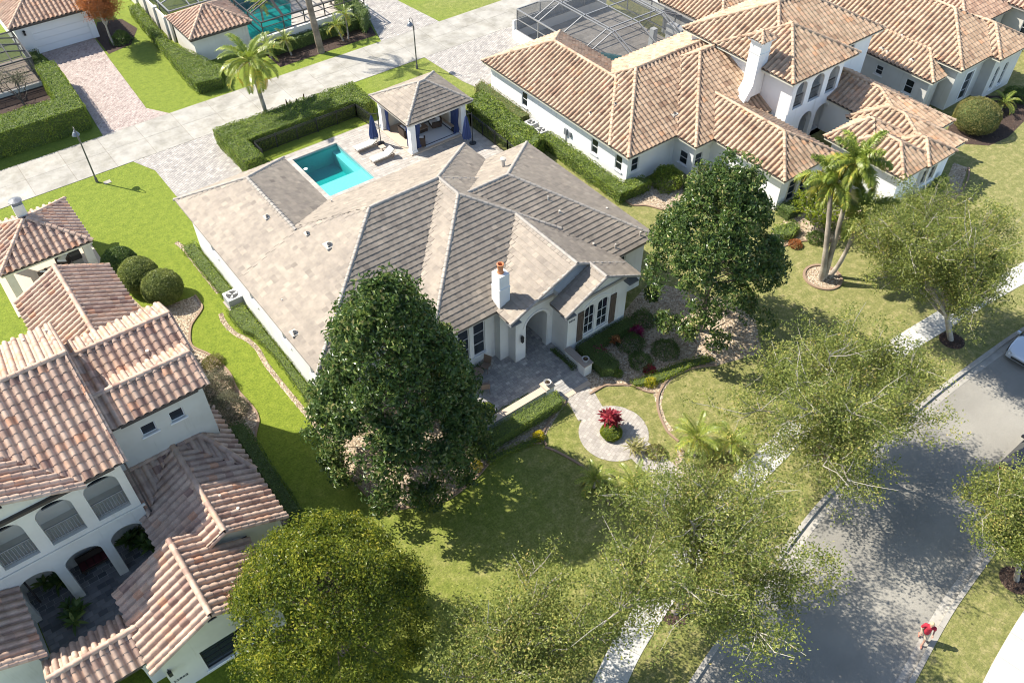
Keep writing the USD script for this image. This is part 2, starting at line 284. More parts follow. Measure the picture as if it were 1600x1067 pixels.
look('pebble_ground', {'g': ('geometry', {}), 'v': ('voronoi_texture', {'scale': 11.0}), 'r': ('rgb_ramp', {'ramp': [(0.0, (0.20, 0.145, 0.095)), (0.5, (0.40, 0.31, 0.21)), (1, (0.56, 0.46, 0.34))]}), 's': ('separate_color', {}),
     'b': ('bump', {'strength': 0.7, 'distance': 0.04, 'invert': True}), 'p': ('principled_bsdf', {'roughness': 0.85, 'specular_ior_level': 0.25})},
     [('g.position', 'v.vector'), ('v.color', 's.color'), ('s.r', 'r.fac'), ('r.color', 'p.base_color'), ('v.distance', 'b.height'), ('b.normal', 'p.normal')], 'p.BSDF')
# lawn: lush green behind the houses, drier and yellower in the front yards (colour of the grass itself)
look('lawn', {'g': ('geometry', {}), 'sx': ('separate_xyz', {}),
     'n1': ('noise_texture', {'scale': 0.16, 'detail': 4.0, 'roughness': 0.6}), 'n2': ('noise_texture', {'scale': 2.2, 'detail': 6.0, 'roughness': 0.75}), 'n3': ('noise_texture', {'scale': 9.0, 'detail': 5.0, 'roughness': 0.8}),
     'dry': ('math', {'math_type': 'multiply_add', 'value2': 0.045, 'value3': 0.68}), 'ydx': ('math', {'math_type': 'multiply_add', 'value2': -0.75}), 'dr2': ('math', {'math_type': 'multiply_add', 'value2': 1.4, 'value3': -0.75}), 'dsum': ('math', {'math_type': 'add', 'use_clamp': True}),
     'lush': ('rgb_ramp', {'ramp': [(0.25, (0.105, 0.150, 0.012)), (0.5, (0.170, 0.222, 0.019)), (0.75, (0.245, 0.285, 0.035))]}),
     'dryr': ('rgb_ramp', {'ramp': [(0.28, (0.120, 0.140, 0.034)), (0.5, (0.205, 0.205, 0.064)), (0.70, (0.37, 0.315, 0.150))]}),
     'mx': ('mix', {}), 'fr': ('rgb_ramp', {'ramp': [(0.3, (0.50, 0.54, 0.50)), (0.68, (1.38, 1.34, 1.3))]}), 'm2': ('mix', {'mix_type': 'multiply', 'fac': 1.0}),
     'b': ('bump', {'strength': 0.9, 'distance': 0.06}), 'p': ('principled_bsdf', {'roughness': 0.85, 'specular_ior_level': 0.15, 'sheen_weight': 0.1})},
     [('g.position', 'sx.vector'), ('g.position', 'n1.vector'), ('g.position', 'n2.vector'), ('g.position', 'n3.vector'),
      ('sx.y', 'ydx.value1'), ('sx.x', 'ydx.value3'), ('ydx.value', 'dry.value1'), ('n1.fac', 'dr2.value1'), ('dry.value', 'dsum.value1'), ('dr2.value', 'dsum.value2'),
      ('n2.fac', 'lush.fac'), ('n2.fac', 'dryr.fac'), ('dsum.value', 'mx.fac'), ('lush.color', 'mx.color1'), ('dryr.color', 'mx.color2'),
      ('n3.fac', 'fr.fac'), ('mx.color', 'm2.color1'), ('fr.color', 'm2.color2'), ('m2.color', 'p.base_color'), ('n3.fac', 'b.height'), ('b.normal', 'p.normal')], 'p.BSDF')
look('asphalt', {'g': ('geometry', {}), 'n1': ('noise_texture', {'scale': 0.35, 'detail': 5.0}), 'n2': ('noise_texture', {'scale': 38.0, 'detail': 4.0, 'roughness': 0.8}),
     'r': ('rgb_ramp', {'ramp': [(0.3, (0.23, 0.218, 0.19)), (0.7, (0.315, 0.297, 0.255))]}), 'fr': ('rgb_ramp', {'ramp': [(0.3, (0.65, 0.65, 0.65)), (0.7, (1.3, 1.3, 1.3))]}), 'm': ('mix', {'mix_type': 'multiply', 'fac': 1.0}),
     'b': ('bump', {'strength': 0.5, 'distance': 0.02}), 'p': ('principled_bsdf', {'roughness': 0.9, 'specular_ior_level': 0.2})},
     [('g.position', 'n1.vector'), ('g.position', 'n2.vector'), ('n1.fac', 'r.fac'), ('n2.fac', 'fr.fac'), ('r.color', 'm.color1'), ('fr.color', 'm.color2'), ('m.color', 'p.base_color'), ('n2.fac', 'b.height'), ('b.normal', 'p.normal')], 'p.BSDF')
look('pool_plaster', {'g': ('geometry', {}), 'v': ('voronoi_texture', {'scale': 9.0, 'feature': 'smooth_f1', 'smoothness': 0.4}), 'r': ('rgb_ramp', {'ramp': [(0.0, (0.55, 0.75, 0.76)), (0.6, (0.42, 0.64, 0.66))]}), 'p': ('principled_bsdf', {'roughness': 0.7})},
     [('g.position', 'v.vector'), ('v.distance', 'r.fac'), ('r.color', 'p.base_color')], 'p.BSDF')
look('water', {'g': ('geometry', {}), 'n': ('noise_texture', {'scale': 3.0, 'detail': 3.0}), 'b': ('bump', {'strength': 0.25, 'distance': 0.05}), 't': ('transparent_bsdf', {'color': (0.86, 0.97, 0.97)}),
     'gl': ('glossy_bsdf', {'roughness': 0.03, 'color': (1, 1, 1)}), 'f': ('fresnel', {'IOR': 1.33}), 'm': ('mix_closure', {}), 'v': ('absorption_volume', {'color': (0.05, 0.78, 0.76), 'density': 0.85})},
     [('g.position', 'n.vector'), ('n.fac', 'b.height'), ('b.normal', 'gl.normal'), ('f.fac', 'm.fac'), ('t.BSDF', 'm.closure1'), ('gl.BSDF', 'm.closure2')], 'm.closure', 'v.volume')
def mesh_screen(name, c, k):
    look(name, {'t': ('transparent_bsdf', {'color': (1, 1, 1)}), 'd': ('diffuse_bsdf', {'color': c}), 'm': ('mix_closure', {'fac': k})}, [('t.BSDF', 'm.closure1'), ('d.BSDF', 'm.closure2')], 'm.closure')
mesh_screen('insect_screen', (0.05, 0.055, 0.06), 0.45)
# ------------------------------------------------------------------ roofs: each volume is a rectangle with one sloping plane per side; the highest surface wins
class Vol:
    def __init__(s, x0, x1, y0, y1, z, l=0.5, r=0.5, f=0.5, b=0.5, foot=None, oh=0.5, walls=True, wall=None, zb=-0.1, norake=''):
        s.norake = norake
        s.x0, s.x1, s.y0, s.y1, s.z = x0, x1, y0, y1, z
        s.sl = dict(l=l, r=r, f=f, b=b); s.foot = foot or (x0, x1, y0, y1); s.oh = oh; s.walls = walls; s.zb = zb
        s.wall = wall   # wall rectangle if it differs from the footprint less the overhang
        s.planes = {}   # side -> (a, b, c): z = a x + b y + c
        for k, m in s.sl.items():
            if m is None: continue
            s.planes[k] = dict(l=(m, 0, z - m * x0), r=(-m, 0, z + m * x1), f=(0, m, z - m * y0), b=(0, -m, z + m * y1))[k]
    def box(s): x0, x1, y0, y1 = s.foot; return sg.box(x0, y0, x1, y1)
    def wallrect(s):
        if s.wall: return s.wall
        x0, x1, y0, y1 = s.foot; o = s.oh; return (x0 + o, x1 - o, y0 + o, y1 - o)
    def h(s, x, y): return min(a * x + b * y + c for a, b, c in s.planes.values())
def halfplane(pol, a, b, c, eps=0.0):
    """the part of pol where a x + b y + c >= eps"""
    if pol.is_empty: return pol
    n = math.hypot(a, b)
    if n < 1e-9: return pol if c >= eps else sg.Polygon()
    # point on the line and direction
    p = np.array([a, b]) * (eps - c) / n ** 2; d = np.array([-b, a]) / n; q = np.array([a, b]) / n; R = 500
    return pol.intersection(sg.Polygon([p - d * R, p + d * R, p + d * R + q * R, p - d * R + q * R]))
def visible_faces(vols):
    out = []
    for i, v in enumerate(vols):
        for k, (a, b, c) in v.planes.items():
            f = v.box()
            for k2, (a2, b2, c2) in v.planes.items():
                if k2 != k: f = halfplane(f, a2 - a, b2 - b, c2 - c)
            full = f
            for j, w in enumerate(vols):
                if j == i: continue
                g = w.box(); 
                for (a2, b2, c2) in w.planes.values(): g = halfplane(g, a2 - a, b2 - b, c2 - c, -1e-6 if j < i else 1e-6)
                if w.z - v.z > 1.2:      # a taller block: only its walls stop this roof
                    x0, x1, y0, y1 = w.wallrect(); g = g.intersection(sg.box(x0, y0, x1, y1))
                if not g.is_empty and g.area > 1e-4: f = f.difference(g)
            polys = [p for p in getattr(f, 'geoms', [f]) if p.geom_type == 'Polygon' and p.area > 0.02]
            out.append((v, k, full, polys, full.difference(f) if not f.equals(full) else sg.Polygon()))
    return out
FR = dict(f=((1, 0), (0, 1)), l=((0, -1), (1, 0)), r=((0, 1), (-1, 0)), b=((-1, 0), (0, -1)))   # along the eave, into the roof
def face_frame(v, k):
    U, D = map(np.array, FR[k]); m = v.sl[k]
    O = dict(f=(v.x0, v.y0), l=(v.x0, v.y1), r=(v.x1, v.y0), b=(v.x1, v.y1))[k]
    L = math.sqrt(1 + m * m)
    U3 = np.array([*U, 0.0]); V3 = np.array([D[0], D[1], m]) / L; N3 = np.array([-D[0] * m, -D[1] * m, 1]) / L
    return np.array([*O, v.z]), U, D, U3, V3, N3, L
TILE = {   # width, exposure, profile (fraction, height), butt thickness, bond
    'flat': (0.34, 0.345, [(0.0, -0.012), (0.045, 0.012), (0.3, 0.020), (0.7, 0.020), (0.955, 0.012), (1.0, -0.012)], 0.046, 0.5),
    'barrel': (0.40, 0.41, [(0.0, 0.0), (0.02, 0.045), (0.10, 0.098), (0.22, 0.130), (0.33, 0.140), (0.44, 0.130), (0.56, 0.098), (0.64, 0.045), (0.67, 0.0), (1.0, 0.0)], 0.034, 0.0)}
def tile_template(kind):
    w, e, prof, t, bond = TILE[kind]; u = np.array([p[0] * w for p in prof]); h = np.array([p[1] for p in prof]); n = len(u)
    d = np.gradient(h, u) if kind == 'barrel' else np.zeros(n)
    top0 = np.c_[u, np.zeros(n), h + t + 0.012]; top1 = np.c_[u, np.full(n, e * 1.04), h + 0.010]
    nn = np.c_[-d, np.full(n, -t / e), np.ones(n)]; nn /= np.linalg.norm(nn, axis=1, keepdims=True)
    fr0 = np.c_[u, np.zeros(n), h + t + 0.012]; fr1 = np.c_[u, np.full(n, 0.01), np.maximum(h - 0.01, 0.0) if kind == 'barrel' else np.zeros(n)]
    V = np.vstack([top0, top1, fr0, fr1]); N = np.vstack([nn, nn, np.tile([0, -1.0, 0.1], (2 * n, 1))])
    F = []
    for i in range(n - 1):
        F += [[i, i + 1, n + i + 1], [i, n + i + 1, n + i], [2 * n + i, 3 * n + i, 3 * n + i + 1], [2 * n + i, 3 * n + i + 1, 2 * n + i + 1]]
    return V, N, np.array(F)
def lay_tiles(faces, kind, rng, tone_of=None):
    """-> list of (centre, area seen, V, N, F, tone) for each tile"""
    w, e, prof, t, bond = TILE[kind]; TV, TN, TFc = tile_template(kind); out = []
    pu = np.array([p[0] * w for p in prof]); ph = np.array([p[1] for p in prof])
    for v, k, full, polys, cov in faces:
        O, U, D, U3, V3, N3, L = face_frame(v, k)
        for pol in polys:
            def tolocal(xy):
                q = np.asarray(xy)[:, :2] - O[:2]; return np.c_[q @ U, (q @ D) * L]
            lp = sg.Polygon(tolocal(pol.exterior.coords), [tolocal(r.coords) for r in pol.interiors]).buffer(0)
            if lp.is_empty: continue
            u0, v0, u1, v1 = lp.bounds
            js = np.arange(math.floor(v0 / e), math.ceil(v1 / e)); iis = np.arange(math.floor(u0 / w) - 1, math.ceil(u1 / w) + 1)
            I, J = np.meshgrid(iis, js); I, J = I.ravel(), J.ravel()
            gu = I * w + (J % 2) * bond * w; gv = J * e
            bx = shapely.box(gu, gv, gu + w, gv + e)
            shapely.prepare(lp); hit = shapely.intersects(lp, bx); inside = shapely.contains_properly(lp, bx) | shapely.covers(lp, bx)
            tones = np.clip(rng.normal(0.5, 0.16 if kind == 'flat' else 0.24, len(gu)), 0, 1)
            lift = rng.uniform(-0.004, 0.004, len(gu)); sk = rng.normal(0, 0.006, len(gu))
            for q in np.nonzero(inside)[0]:
                loc = TV.copy(); loc[:, 0] += gu[q]; loc[:, 1] += gv[q]; loc[:, 2] += lift[q] + sk[q] * (TV[:, 0] / w - 0.5)
                W = O + loc[:, :1] * U3 + loc[:, 1:2] * V3 + loc[:, 2:] * N3
                out.append((W.mean(0), w * e, W, TN[:, :1] * U3 + TN[:, 1:2] * V3 + TN[:, 2:] * N3, TFc, tones[q], N3))
            for q in np.nonzero(hit & ~inside)[0]:
                Vs, Ns, Fs, c = [], [], [], 0; area = 0
                for s in range(len(pu) - 1):
                    a0, a1 = gu[q] + pu[s], gu[q] + pu[s + 1]
                    g = lp.intersection(sg.box(a0, gv[q], a1, gv[q] + e))
                    for gg in getattr(g, 'geoms', [g]):
                        if gg.geom_type != 'Polygon' or gg.area < 1e-5: continue
                        co = np.array(sg.polygon.orient(gg).exterior.coords)[:-1]; area += gg.area
                        hh = np.interp(co[:, 0] - gu[q], pu, ph) + t * (1 - (co[:, 1] - gv[q]) / e) + 0.012
                        sl = (ph[s + 1] - ph[s]) / (pu[s + 1] - pu[s]); nl = np.array([-sl, -t / e, 1.0]); nl /= np.linalg.norm(nl)
                        W = O + co[:, :1] * U3 + co[:, 1:2] * V3 + hh[:, None] * N3
                        Vs.append(W); Ns.append(np.tile(nl[0] * U3 + nl[1] * V3 + nl[2] * N3, (len(W), 1))); Fs += [[c, c + i, c + i + 1] for i in range(1, len(W) - 1)]; c += len(W)
                        fr = np.nonzero(np.abs(co[:, 1] - gv[q]) < 1e-6)[0]
                        if len(fr) == 2:
                            lo = np.array([W[fr[0]], W[fr[1]], W[fr[1]] - N3 * (t + 0.02), W[fr[0]] - N3 * (t + 0.02)])
                            if lo[0] @ U3 > lo[1] @ U3: lo = lo[[1, 0, 3, 2]]
                            Vs.append(lo); Ns.append(np.tile(-V3, (4, 1))); Fs += [[c, c + 3, c + 2], [c, c + 2, c + 1]]; c += 4
                if area > 0.012:
                    W = np.vstack(Vs); out.append((W.mean(0), area, W, np.vstack(Ns), np.array(Fs), tones[q], N3))
    return out
def roof_lines(vols, faces):
    """ridges, hips and gable edges still in sight, as 3-d segments"""
    segs = []
    by = {}
    for rec in faces: by.setdefault(id(rec[0]), []).append(rec)
    for v in vols:
        recs = by.get(id(v), [])
        def emit(line, rec, kind, up):
            cover = rec[4]
            if not cover.is_empty: line = line.difference(cover.buffer(0.02))
            for g in getattr(line, 'geoms', [line]):
                if g.geom_type != 'LineString' or g.length < 0.25: continue
                a, b = np.array(g.coords[0]), np.array(g.coords[-1]); pl = v.planes[rec[1]]
                A = np.array([*a, pl[0] * a[0] + pl[1] * a[1] + pl[2]]); B = np.array([*b, pl[0] * b[0] + pl[1] * b[1] + pl[2]])
                if A[2] > B[2]: A, B = B, A
                segs.append((A, B, kind))
        for i in range(len(recs)):
            for j in range(i + 1, len(recs)):
                g = recs[i][2].buffer(1e-5).intersection(recs[j][2].buffer(1e-5))
                l = recs[i][2].boundary.intersection(recs[j][2].buffer(1e-4))
                if l.geom_type != 'LineString': l = so.linemerge([q for q in getattr(l, 'geoms', [l]) if q.geom_type == 'LineString'] or [sg.LineString([(0, 0), (0, 0.01)])])
                for q in getattr(l, 'geoms', [l]):
                    if q.geom_type == 'LineString' and q.length > 0.3: emit(sg.LineString([q.coords[0], q.coords[-1]]), recs[i], 'ridge', None)
        x0, x1, y0, y1 = v.foot
        for side, m in v.sl.items():
            if m is not None or side in v.norake: continue
            edge = dict(l=sg.LineString([(x0, y0), (x0, y1)]), r=sg.LineString([(x1, y0), (x1, y1)]), f=sg.LineString([(x0, y0), (x1, y0)]), b=sg.LineString([(x0, y1), (x1, y1)]))[side]
            for rec in recs:
                q = edge.intersection(rec[2].buffer(1e-4))
                if q.geom_type == 'LineString' and q.length > 0.3: emit(q, rec, 'rake', None)
    return segs
def cap_mesh(a, b, r0, r1, tone, lift):
    d = b - a; L = np.linalg.norm(d); d = d / L; s = np.cross(d, [0, 0, 1.0]); s /= np.linalg.norm(s); u = np.cross(s, d); n = 7
    th = np.linspace(-0.15, PI + 0.15, n); V, N = [], []
    for p, r, l in ((a - d * 0.05, r0, lift + 0.022), (b, r1, lift)):
        o = np.cos(th)[:, None] * s + np.sin(th)[:, None] * u * 0.72; V.append(p + o * r + u * l); N.append(o / np.linalg.norm(o, axis=1, keepdims=True))
    V.append(V[0].copy()); N.append(np.tile(-d, (n, 1))); V.append(V[0] - u * 0.03 - (np.cos(th)[:, None] * s + np.sin(th)[:, None] * u * .72) * 0.03); N.append(np.tile(-d, (n, 1)))
    F = []
    for i in range(n - 1): F += [[i, i + 1, n + i + 1], [i, n + i + 1, n + i]]; F += [[2 * n + i, 3 * n + i + 1, 2 * n + i + 1], [2 * n + i, 3 * n + i, 3 * n + i + 1]]
    return np.vstack(V), np.vstack(N), np.array(F)[:, ::-1]
def seen_size(c, area, n):
    d = EYE - c; L = np.linalg.norm(d); q = (c - EYE) @ FWD; x = abs((c - EYE) @ RGT) / q; y = abs((c - EYE) @ CUP) / q
    if x > 0.6 or y > 0.4: return 0.0
    return area * max(0.05, float(d @ n) / L) / L ** 2
def build_roof(house, vols, kind, tile_mat, cap_mat, seed, fascia='fascia_tan', top=300, soffit=True, singles=True):
    rng = np.random.default_rng(seed); faces = visible_faces(vols)
    deck = M()
    for v, k, full, polys, cov in faces:
        a, b, c = v.planes[k]
        for p in polys:
            vv, ff = trimesh.creation.triangulate_polygon(sg.polygon.orient(p), engine='earcut'); vv = np.asarray(vv); ff = np.asarray(ff)
            ar = np.cross(vv[ff[:, 1]] - vv[ff[:, 0]], vv[ff[:, 2]] - vv[ff[:, 0]]); ff = np.where((ar < 0)[:, None], ff[:, ::-1], ff)
            z = vv @ np.array([a, b]) + c
            deck.add(np.c_[vv, z - 0.004], ff); deck.add(np.c_[vv, z - 0.085], ff[:, ::-1])
            co = np.array(sg.polygon.orient(p).exterior.coords); zc = co @ np.array([a, b]) + c
            for i in range(len(co) - 1):
                deck.add([[*co[i], zc[i] - 0.085], [*co[i + 1], zc[i + 1] - 0.085], [*co[i + 1], zc[i + 1] - 0.004], [*co[i], zc[i] - 0.004]], [[0, 1, 2, 3]])
    roof = house.part('roof', deck, 'deck_under')
    tiles = lay_tiles(faces, kind, rng)
    order = sorted(range(len(tiles)), key=lambda i: -seen_size(tiles[i][0], tiles[i][1], tiles[i][6]))
    big = set(order[:top]) if singles else set()
    field = M()
    for i in order:
        c, ar, V, N, F, tn, n3 = tiles[i]
        if i in big: house.part('roof_tile', M().add(V, F, tn, N), tile_mat, roof)
        else: field.add(V, F, tn, N)
    if field.v: house.part('roof_tile_field', field, tile_mat, roof, kind='stuff')
    caps = []; lift = 0.12 if kind == 'barrel' else 0.045; r = 0.155 if kind == 'barrel' else 0.135
    for A, B, kd in roof_lines(vols, faces):
        L = np.linalg.norm(B - A); n = max(1, round(L / 0.36)); lf, rr = (lift, r) if kd == 'ridge' else (lift * 0.5, r * 0.85)
        for i in range(n):
            a, b = A + (B - A) * i / n, A + (B - A) * (i + 1) / n; tn = float(np.clip(rng.normal(0.5, 0.22), 0, 1))
            caps.append(((a + b) / 2, cap_mesh(a, b, rr, rr * 0.9, tn, lf - 0.05), tn))
    order = sorted(range(len(caps)), key=lambda i: -seen_size(caps[i][0], 0.1, np.array([0, 0, 1.0])))
    rest = M()
    for q, i in enumerate(order):
        c, (V, N, F), tn = caps[i]
        if singles and q < 300: house.part('ridge_cap', M().add(V, F, tn, N), cap_mat, roof)
        else: rest.add(V, F, tn, N)
    if rest.v: house.part('ridge_cap_row', rest, cap_mat, roof, kind='stuff')
    # soffit and fascia, one slab per eave height
    if soffit:
        m = M(); zs = sorted({round(v.z, 2) for v in vols})
        for z in zs:
            shp = []
            for v in vols:
                if round(v.z, 2) != z: continue
                x0, x1, y0, y1 = v.foot; o = v.oh
                x0 += o if v.sl['l'] is None else 0.02; x1 -= o if v.sl['r'] is None else 0.02; y0 += o if v.sl['f'] is None else 0.02; y1 -= o if v.sl['b'] is None else 0.02
                if v.sl['l'] is not None and abs(v.foot[0] - v.x0) > 0.1: x0 += o
                shp.append(sg.box(x0, y0, x1, y1))
            m.poly(so.unary_union(shp).buffer(0), z - 0.20, z - 0.035)
        house.part('fascia', m, fascia)
    return faces
# ------------------------------------------------------------------ walls with openings
def m3box(x0, x1, y0, y1, z0, z1): return m3.Manifold.cube([x1 - x0, y1 - y0, z1 - z0]).translate([x0, y0, z0])
def arch_cut(side, plane, a0, a1, z0, zs, rise, depth, out=0.4):
    """an arched opening: through the wall at the given plane"""
    n = 14; th = np.linspace(0, PI, n); c = (a0 + a1) / 2; r = (a1 - a0) / 2
    pts = [(a0, z0), (a1, z0)] + [(c + r * math.cos(t), zs + rise * math.sin(t)) for t in th]
    m = m3.CrossSection([pts]).extrude(depth + out)            # x, z -> extruded along +z
    if side == 'f': return m.transform(np.array([[1, 0, 0, 0], [0, 0, -1, plane + depth], [0, 1, 0, 0]], float))
    if side == 'l': return m.transform(np.array([[0, 0, 1, plane - out], [1, 0, 0, 0], [0, 1, 0, 0]], float))
    if side == 'r': return m.transform(np.array([[0, 0, 1, plane - depth], [1, 0, 0, 0], [0, 1, 0, 0]], float))
def wall_solid(vols, drop=0.09):
    tot = None
    for v in vols:
        if not v.walls: continue
        x0, x1, y0, y1 = v.wallrect(); s = m3box(x0, x1, y0, y1, v.zb, 30)
        for a, b, c in v.planes.values():
            # keep z <= a x + b y + c - drop
            n = np.array([a, b, -1.0]); L = np.linalg.norm(n); s = s.trim_by_plane(list(n / L), float(-(c - drop) / L))
        tot = s if tot is None else tot + s
    return tot
class Openings:
    def __init__(s): s.cut = []; s.todo = []
    def window(s, side, plane, a0, a1, z0, z1, nx=1, nz=2, depth=0.12, frame='trim_white', sill='trim_white', fw=0.055, arch=0.0, surround=0.0, shutters=None, name='window', pane='window_glass', bars=0.03):
        if arch: s.cut.append(arch_cut(side, plane, a0, a1, z0, z1, arch, depth))
        else: s.cut.append(m3box(a0, a1, plane - 0.3, plane + depth, z0, z1) if side == 'f' else m3box(plane - 0.3, plane + depth, a0, a1, z0, z1) if side == 'l' else m3box(plane - depth, plane + 0.3, a0, a1, z0, z1))
        s.todo.append((side, plane, a0, a1, z0, z1, nx, nz, depth, frame, sill, fw, arch, surround, shutters, name, pane, bars))
    def arch(s, *a, **k): s.cut.append(arch_cut(*a, **k))
    def box(s, *a): s.cut.append(m3box(*a))
    def furnish(s, house):
        for side, plane, a0, a1, z0, z1, nx, nz, depth, frame, sill, fw, arch, surround, shutters, name, pane, bars in s.todo:
            sg_ = 1 if side in 'fl' else -1
            def bx(m, u0, u1, d0, d1, w0, w1, tone=0.5):   # d measured into the wall
                p0, p1 = sorted((plane + sg_ * d0, plane + sg_ * d1))
                return m.box(u0, u1, p0, p1, w0, w1, tone) if side == 'f' else m.box(p0, p1, u0, u1, w0, w1, tone)
            zt = z1 + (arch * 0.97 if arch else 0)
            fr = M(); e = 0.004; d0, d1 = depth - 0.065, depth - 0.006
            bx(fr, a0 + e, a0 + fw, d0, d1, z0 + e, z1 - e); bx(fr, a1 - fw, a1 - e, d0, d1, z0 + e, z1 - e); bx(fr, a0 + fw + .001, a1 - fw - .001, d0, d1, z0 + e, z0 + fw)
            if not arch: bx(fr, a0 + fw + .001, a1 - fw - .001, d0, d1, z1 - fw, z1 - e)
            else:
                c, r = (a0 + a1) / 2, (a1 - a0) / 2; pts = [(c + (r - fw / 2) * math.cos(t), z1 + (arch - fw / 2) * math.sin(t)) for t in np.linspace(0, PI, 11)]
                for q in range(10):
                    A = [(pts[q][0], plane + sg_ * (d0 + .03), pts[q][1]), (pts[q + 1][0], plane + sg_ * (d0 + .03), pts[q + 1][1])]
                    if side != 'f': A = [(y, x, z) for x, y, z in A]
                    fr.bar(A[0], A[1], fw, 0.05)
            for i in range(1, nx):
                u = a0 + (a1 - a0) * i / nx; bx(fr, u - bars / 2, u + bars / 2, d0 + .012, d1 - .012, z0 + fw + .001, zt - fw - .001)
            for i in range(1, nz):
                w = z0 + (z1 - z0) * i / nz; bx(fr, a0 + fw + .001, a1 - fw - .001, d0 + .008, d1 - .008, w - bars / 2, w + bars / 2)
            wp = house.part(name, fr, frame)
            pn = M()
            if arch:
                c, r = (a0 + a1) / 2, (a1 - a0) / 2; pp = sg.Polygon([(a0 + .01, z0 + .01), (a1 - .01, z0 + .01)] + [(c + (r - .01) * math.cos(t), z1 + (arch - .01) * math.sin(t)) for t in np.linspace(0, PI, 12)])
                q = M().poly(pp, 0, 0.012).arrays(); V = q[0]; V = np.c_[V[:, 0], plane + sg_ * (d1 - .028 + V[:, 2] * sg_ * 1.0), V[:, 1]]
                if side != 'f': V = V[:, [1, 0, 2]]
                pn.add(V, q[1] if side != 'f' else q[1][:, ::-1])
            else: bx(pn, a0 + .01, a1 - .01, d1 - .03, d1 - .016, z0 + .01, z1 - .01)
            house.part('pane', pn, pane, wp)
            if sill: house.part('sill', bx(M(), a0 - 0.10, a1 + 0.10, -0.07, 0.03, z0 - 0.09, z0 - 0.003), sill, wp)
            if surround:
                m = M(); bx(m, a0 - surround, a0 - .002, -.025, .02, z0, z1); bx(m, a1 + .002, a1 + surround, -.025, .02, z0, z1)
                if not arch: bx(m, a0 - surround, a1 + surround, -.03, .02, z1 + .002, z1 + surround)
                house.part('surround', m, frame, wp)
def column_box(m, x0, x1, y0, y1, z0, z1): return m.box(x0, x1, y0, y1, z0, z1)
def at_roof(vols, px, py):
    d = FWD * FPX + RGT * (px - 800) - CUP * (py - 533.5); d /= np.linalg.norm(d)
    for t in np.arange(30, 140, 0.02):
        p = EYE + d * t
        for v in vols:
            x0, x1, y0, y1 = v.foot
            if x0 <= p[0] <= x1 and y0 <= p[1] <= y1 and p[2] <= v.h(p[0], p[1]): return p
        if p[2] < 0: break
    return p
def roof_vents(house, vols, flat, pipes, lift=0.03):
    for px, py, w in flat:
        p = at_roof(vols, px, py); m = M().box(p[0] - w / 2, p[0] + w / 2, p[1] - w / 2, p[1] + w / 2, p[2] - 0.1, p[2] + 0.07 + lift)
        m.lathe([(w * .33, 0.0), (w * .33, 0.05), (w * .2, 0.09), (0, 0.1)], (p[0], p[1], p[2] + 0.06 + lift), 10)
        q = house.part('roof_vent', m, 'vent_tile')
        house.part('vent_hole', M().box(p[0] - w * .30, p[0] - w * .05, p[1] - w * .34, p[1] - w * .30, p[2] + .075, p[2] + .16).lathe([(w * .22, 0), (w * .22, .02), (0, .021)], (p[0] - .02, p[1] - .03, p[2] + 0.15 + lift), 10), 'unit_dark', q)
    for px, py, r, h in pipes:
        p = at_roof(vols, px, py); m = M().lathe([(r, -0.2), (r, h), (0, h)], p, 10)
        if r > 0.1: m.lathe([(r * 1.5, h), (r * 1.5, h + .14), (0, h + .2)], p, 12)
        house.part('vent_pipe', m, 'vent_tile')

# ------------------------------------------------------------------ the main house: grey flat tiles, white stucco
mh = Thing('white_house', 'large single storey white stucco house with grey flat tile roof beside the turquoise pool', 'house', (20, 35, 0))
MV = [Vol(10.17, 17.97, 39.7, 49.3, 4.2, l=.40, r=.44, f=None, b=.55, norake='f'),
      Vol(10.17, 28.86, 30.16, 43.1, 4.2, l=.40, r=.51, f=.45, b=.52),
      Vol(16.08, 29.73, 28.18, 37.09, 4.2, l=.455, r=.45, f=.45, b=None),
      Vol(23.44, 32.44, 27.50, 40.58, 4.2, l=None, r=.475, f=.35, b=.51),
      Vol(20.53, 29.19, 26.88, 34.38, 4.2, l=.418, r=.507, f=None, b=None, wall=(21.33, 28.75, 27.45, 33.4)),
      Vol(23.34, 29.19, 25.42, 27.41, 4.2, l=.51, r=.507, f=None, b=None, wall=(24.1, 28.75, 26.05, 27.6))]
op = Openings()
op.window('f', 28.68, 18.12, 18.92, 0.88, 3.50, 1, 3); op.window('f', 28.68, 19.20, 20.02, 0.88, 3.50, 1, 3)
op.window('f', 26.05, 25.40, 26.18, 0.98, 3.02, 2, 3, arch=0.22, fw=0.05); op.window('f', 26.05, 26.42, 27.26, 0.98, 3.02, 2, 3, arch=0.22, fw=0.05)
op.window('f', 28.0, 29.6, 30.4, 1.6, 3.5, 1, 2)
for a in (31.6, 35.0, 39.3, 45.0): op.window('l', 10.67, a, a + 0.9, 1.9, 3.4, 1, 2)
op.arch('f', 27.45, 22.08, 23.68, -0.3, 2.55, 0.78, 0.45)
op.box(21.9, 23.85, 27.85, 30.9, 0.02, 3.3)
ws = wall_solid(MV)
for c in op.cut: ws = ws - c
mh.part('wall', M().man(ws), 'white_stucco')
op.furnish(mh)
build_roof(mh, MV, 'flat', 'flat_tile', 'flat_cap', 11)
for x0 in (24.83, 27.40):
    m = M()
    for i in range(3): m.box(x0 + i * .155, x0 + i * .155 + .145, 25.99, 26.035, 0.80, 3.15)
    m.box(x0, x0 + .455, 25.975, 25.989, 1.1, 1.21); m.box(x0, x0 + .455, 25.975, 25.989, 2.75, 2.86)
    mh.part('shutter', m, 'shutter_wood')
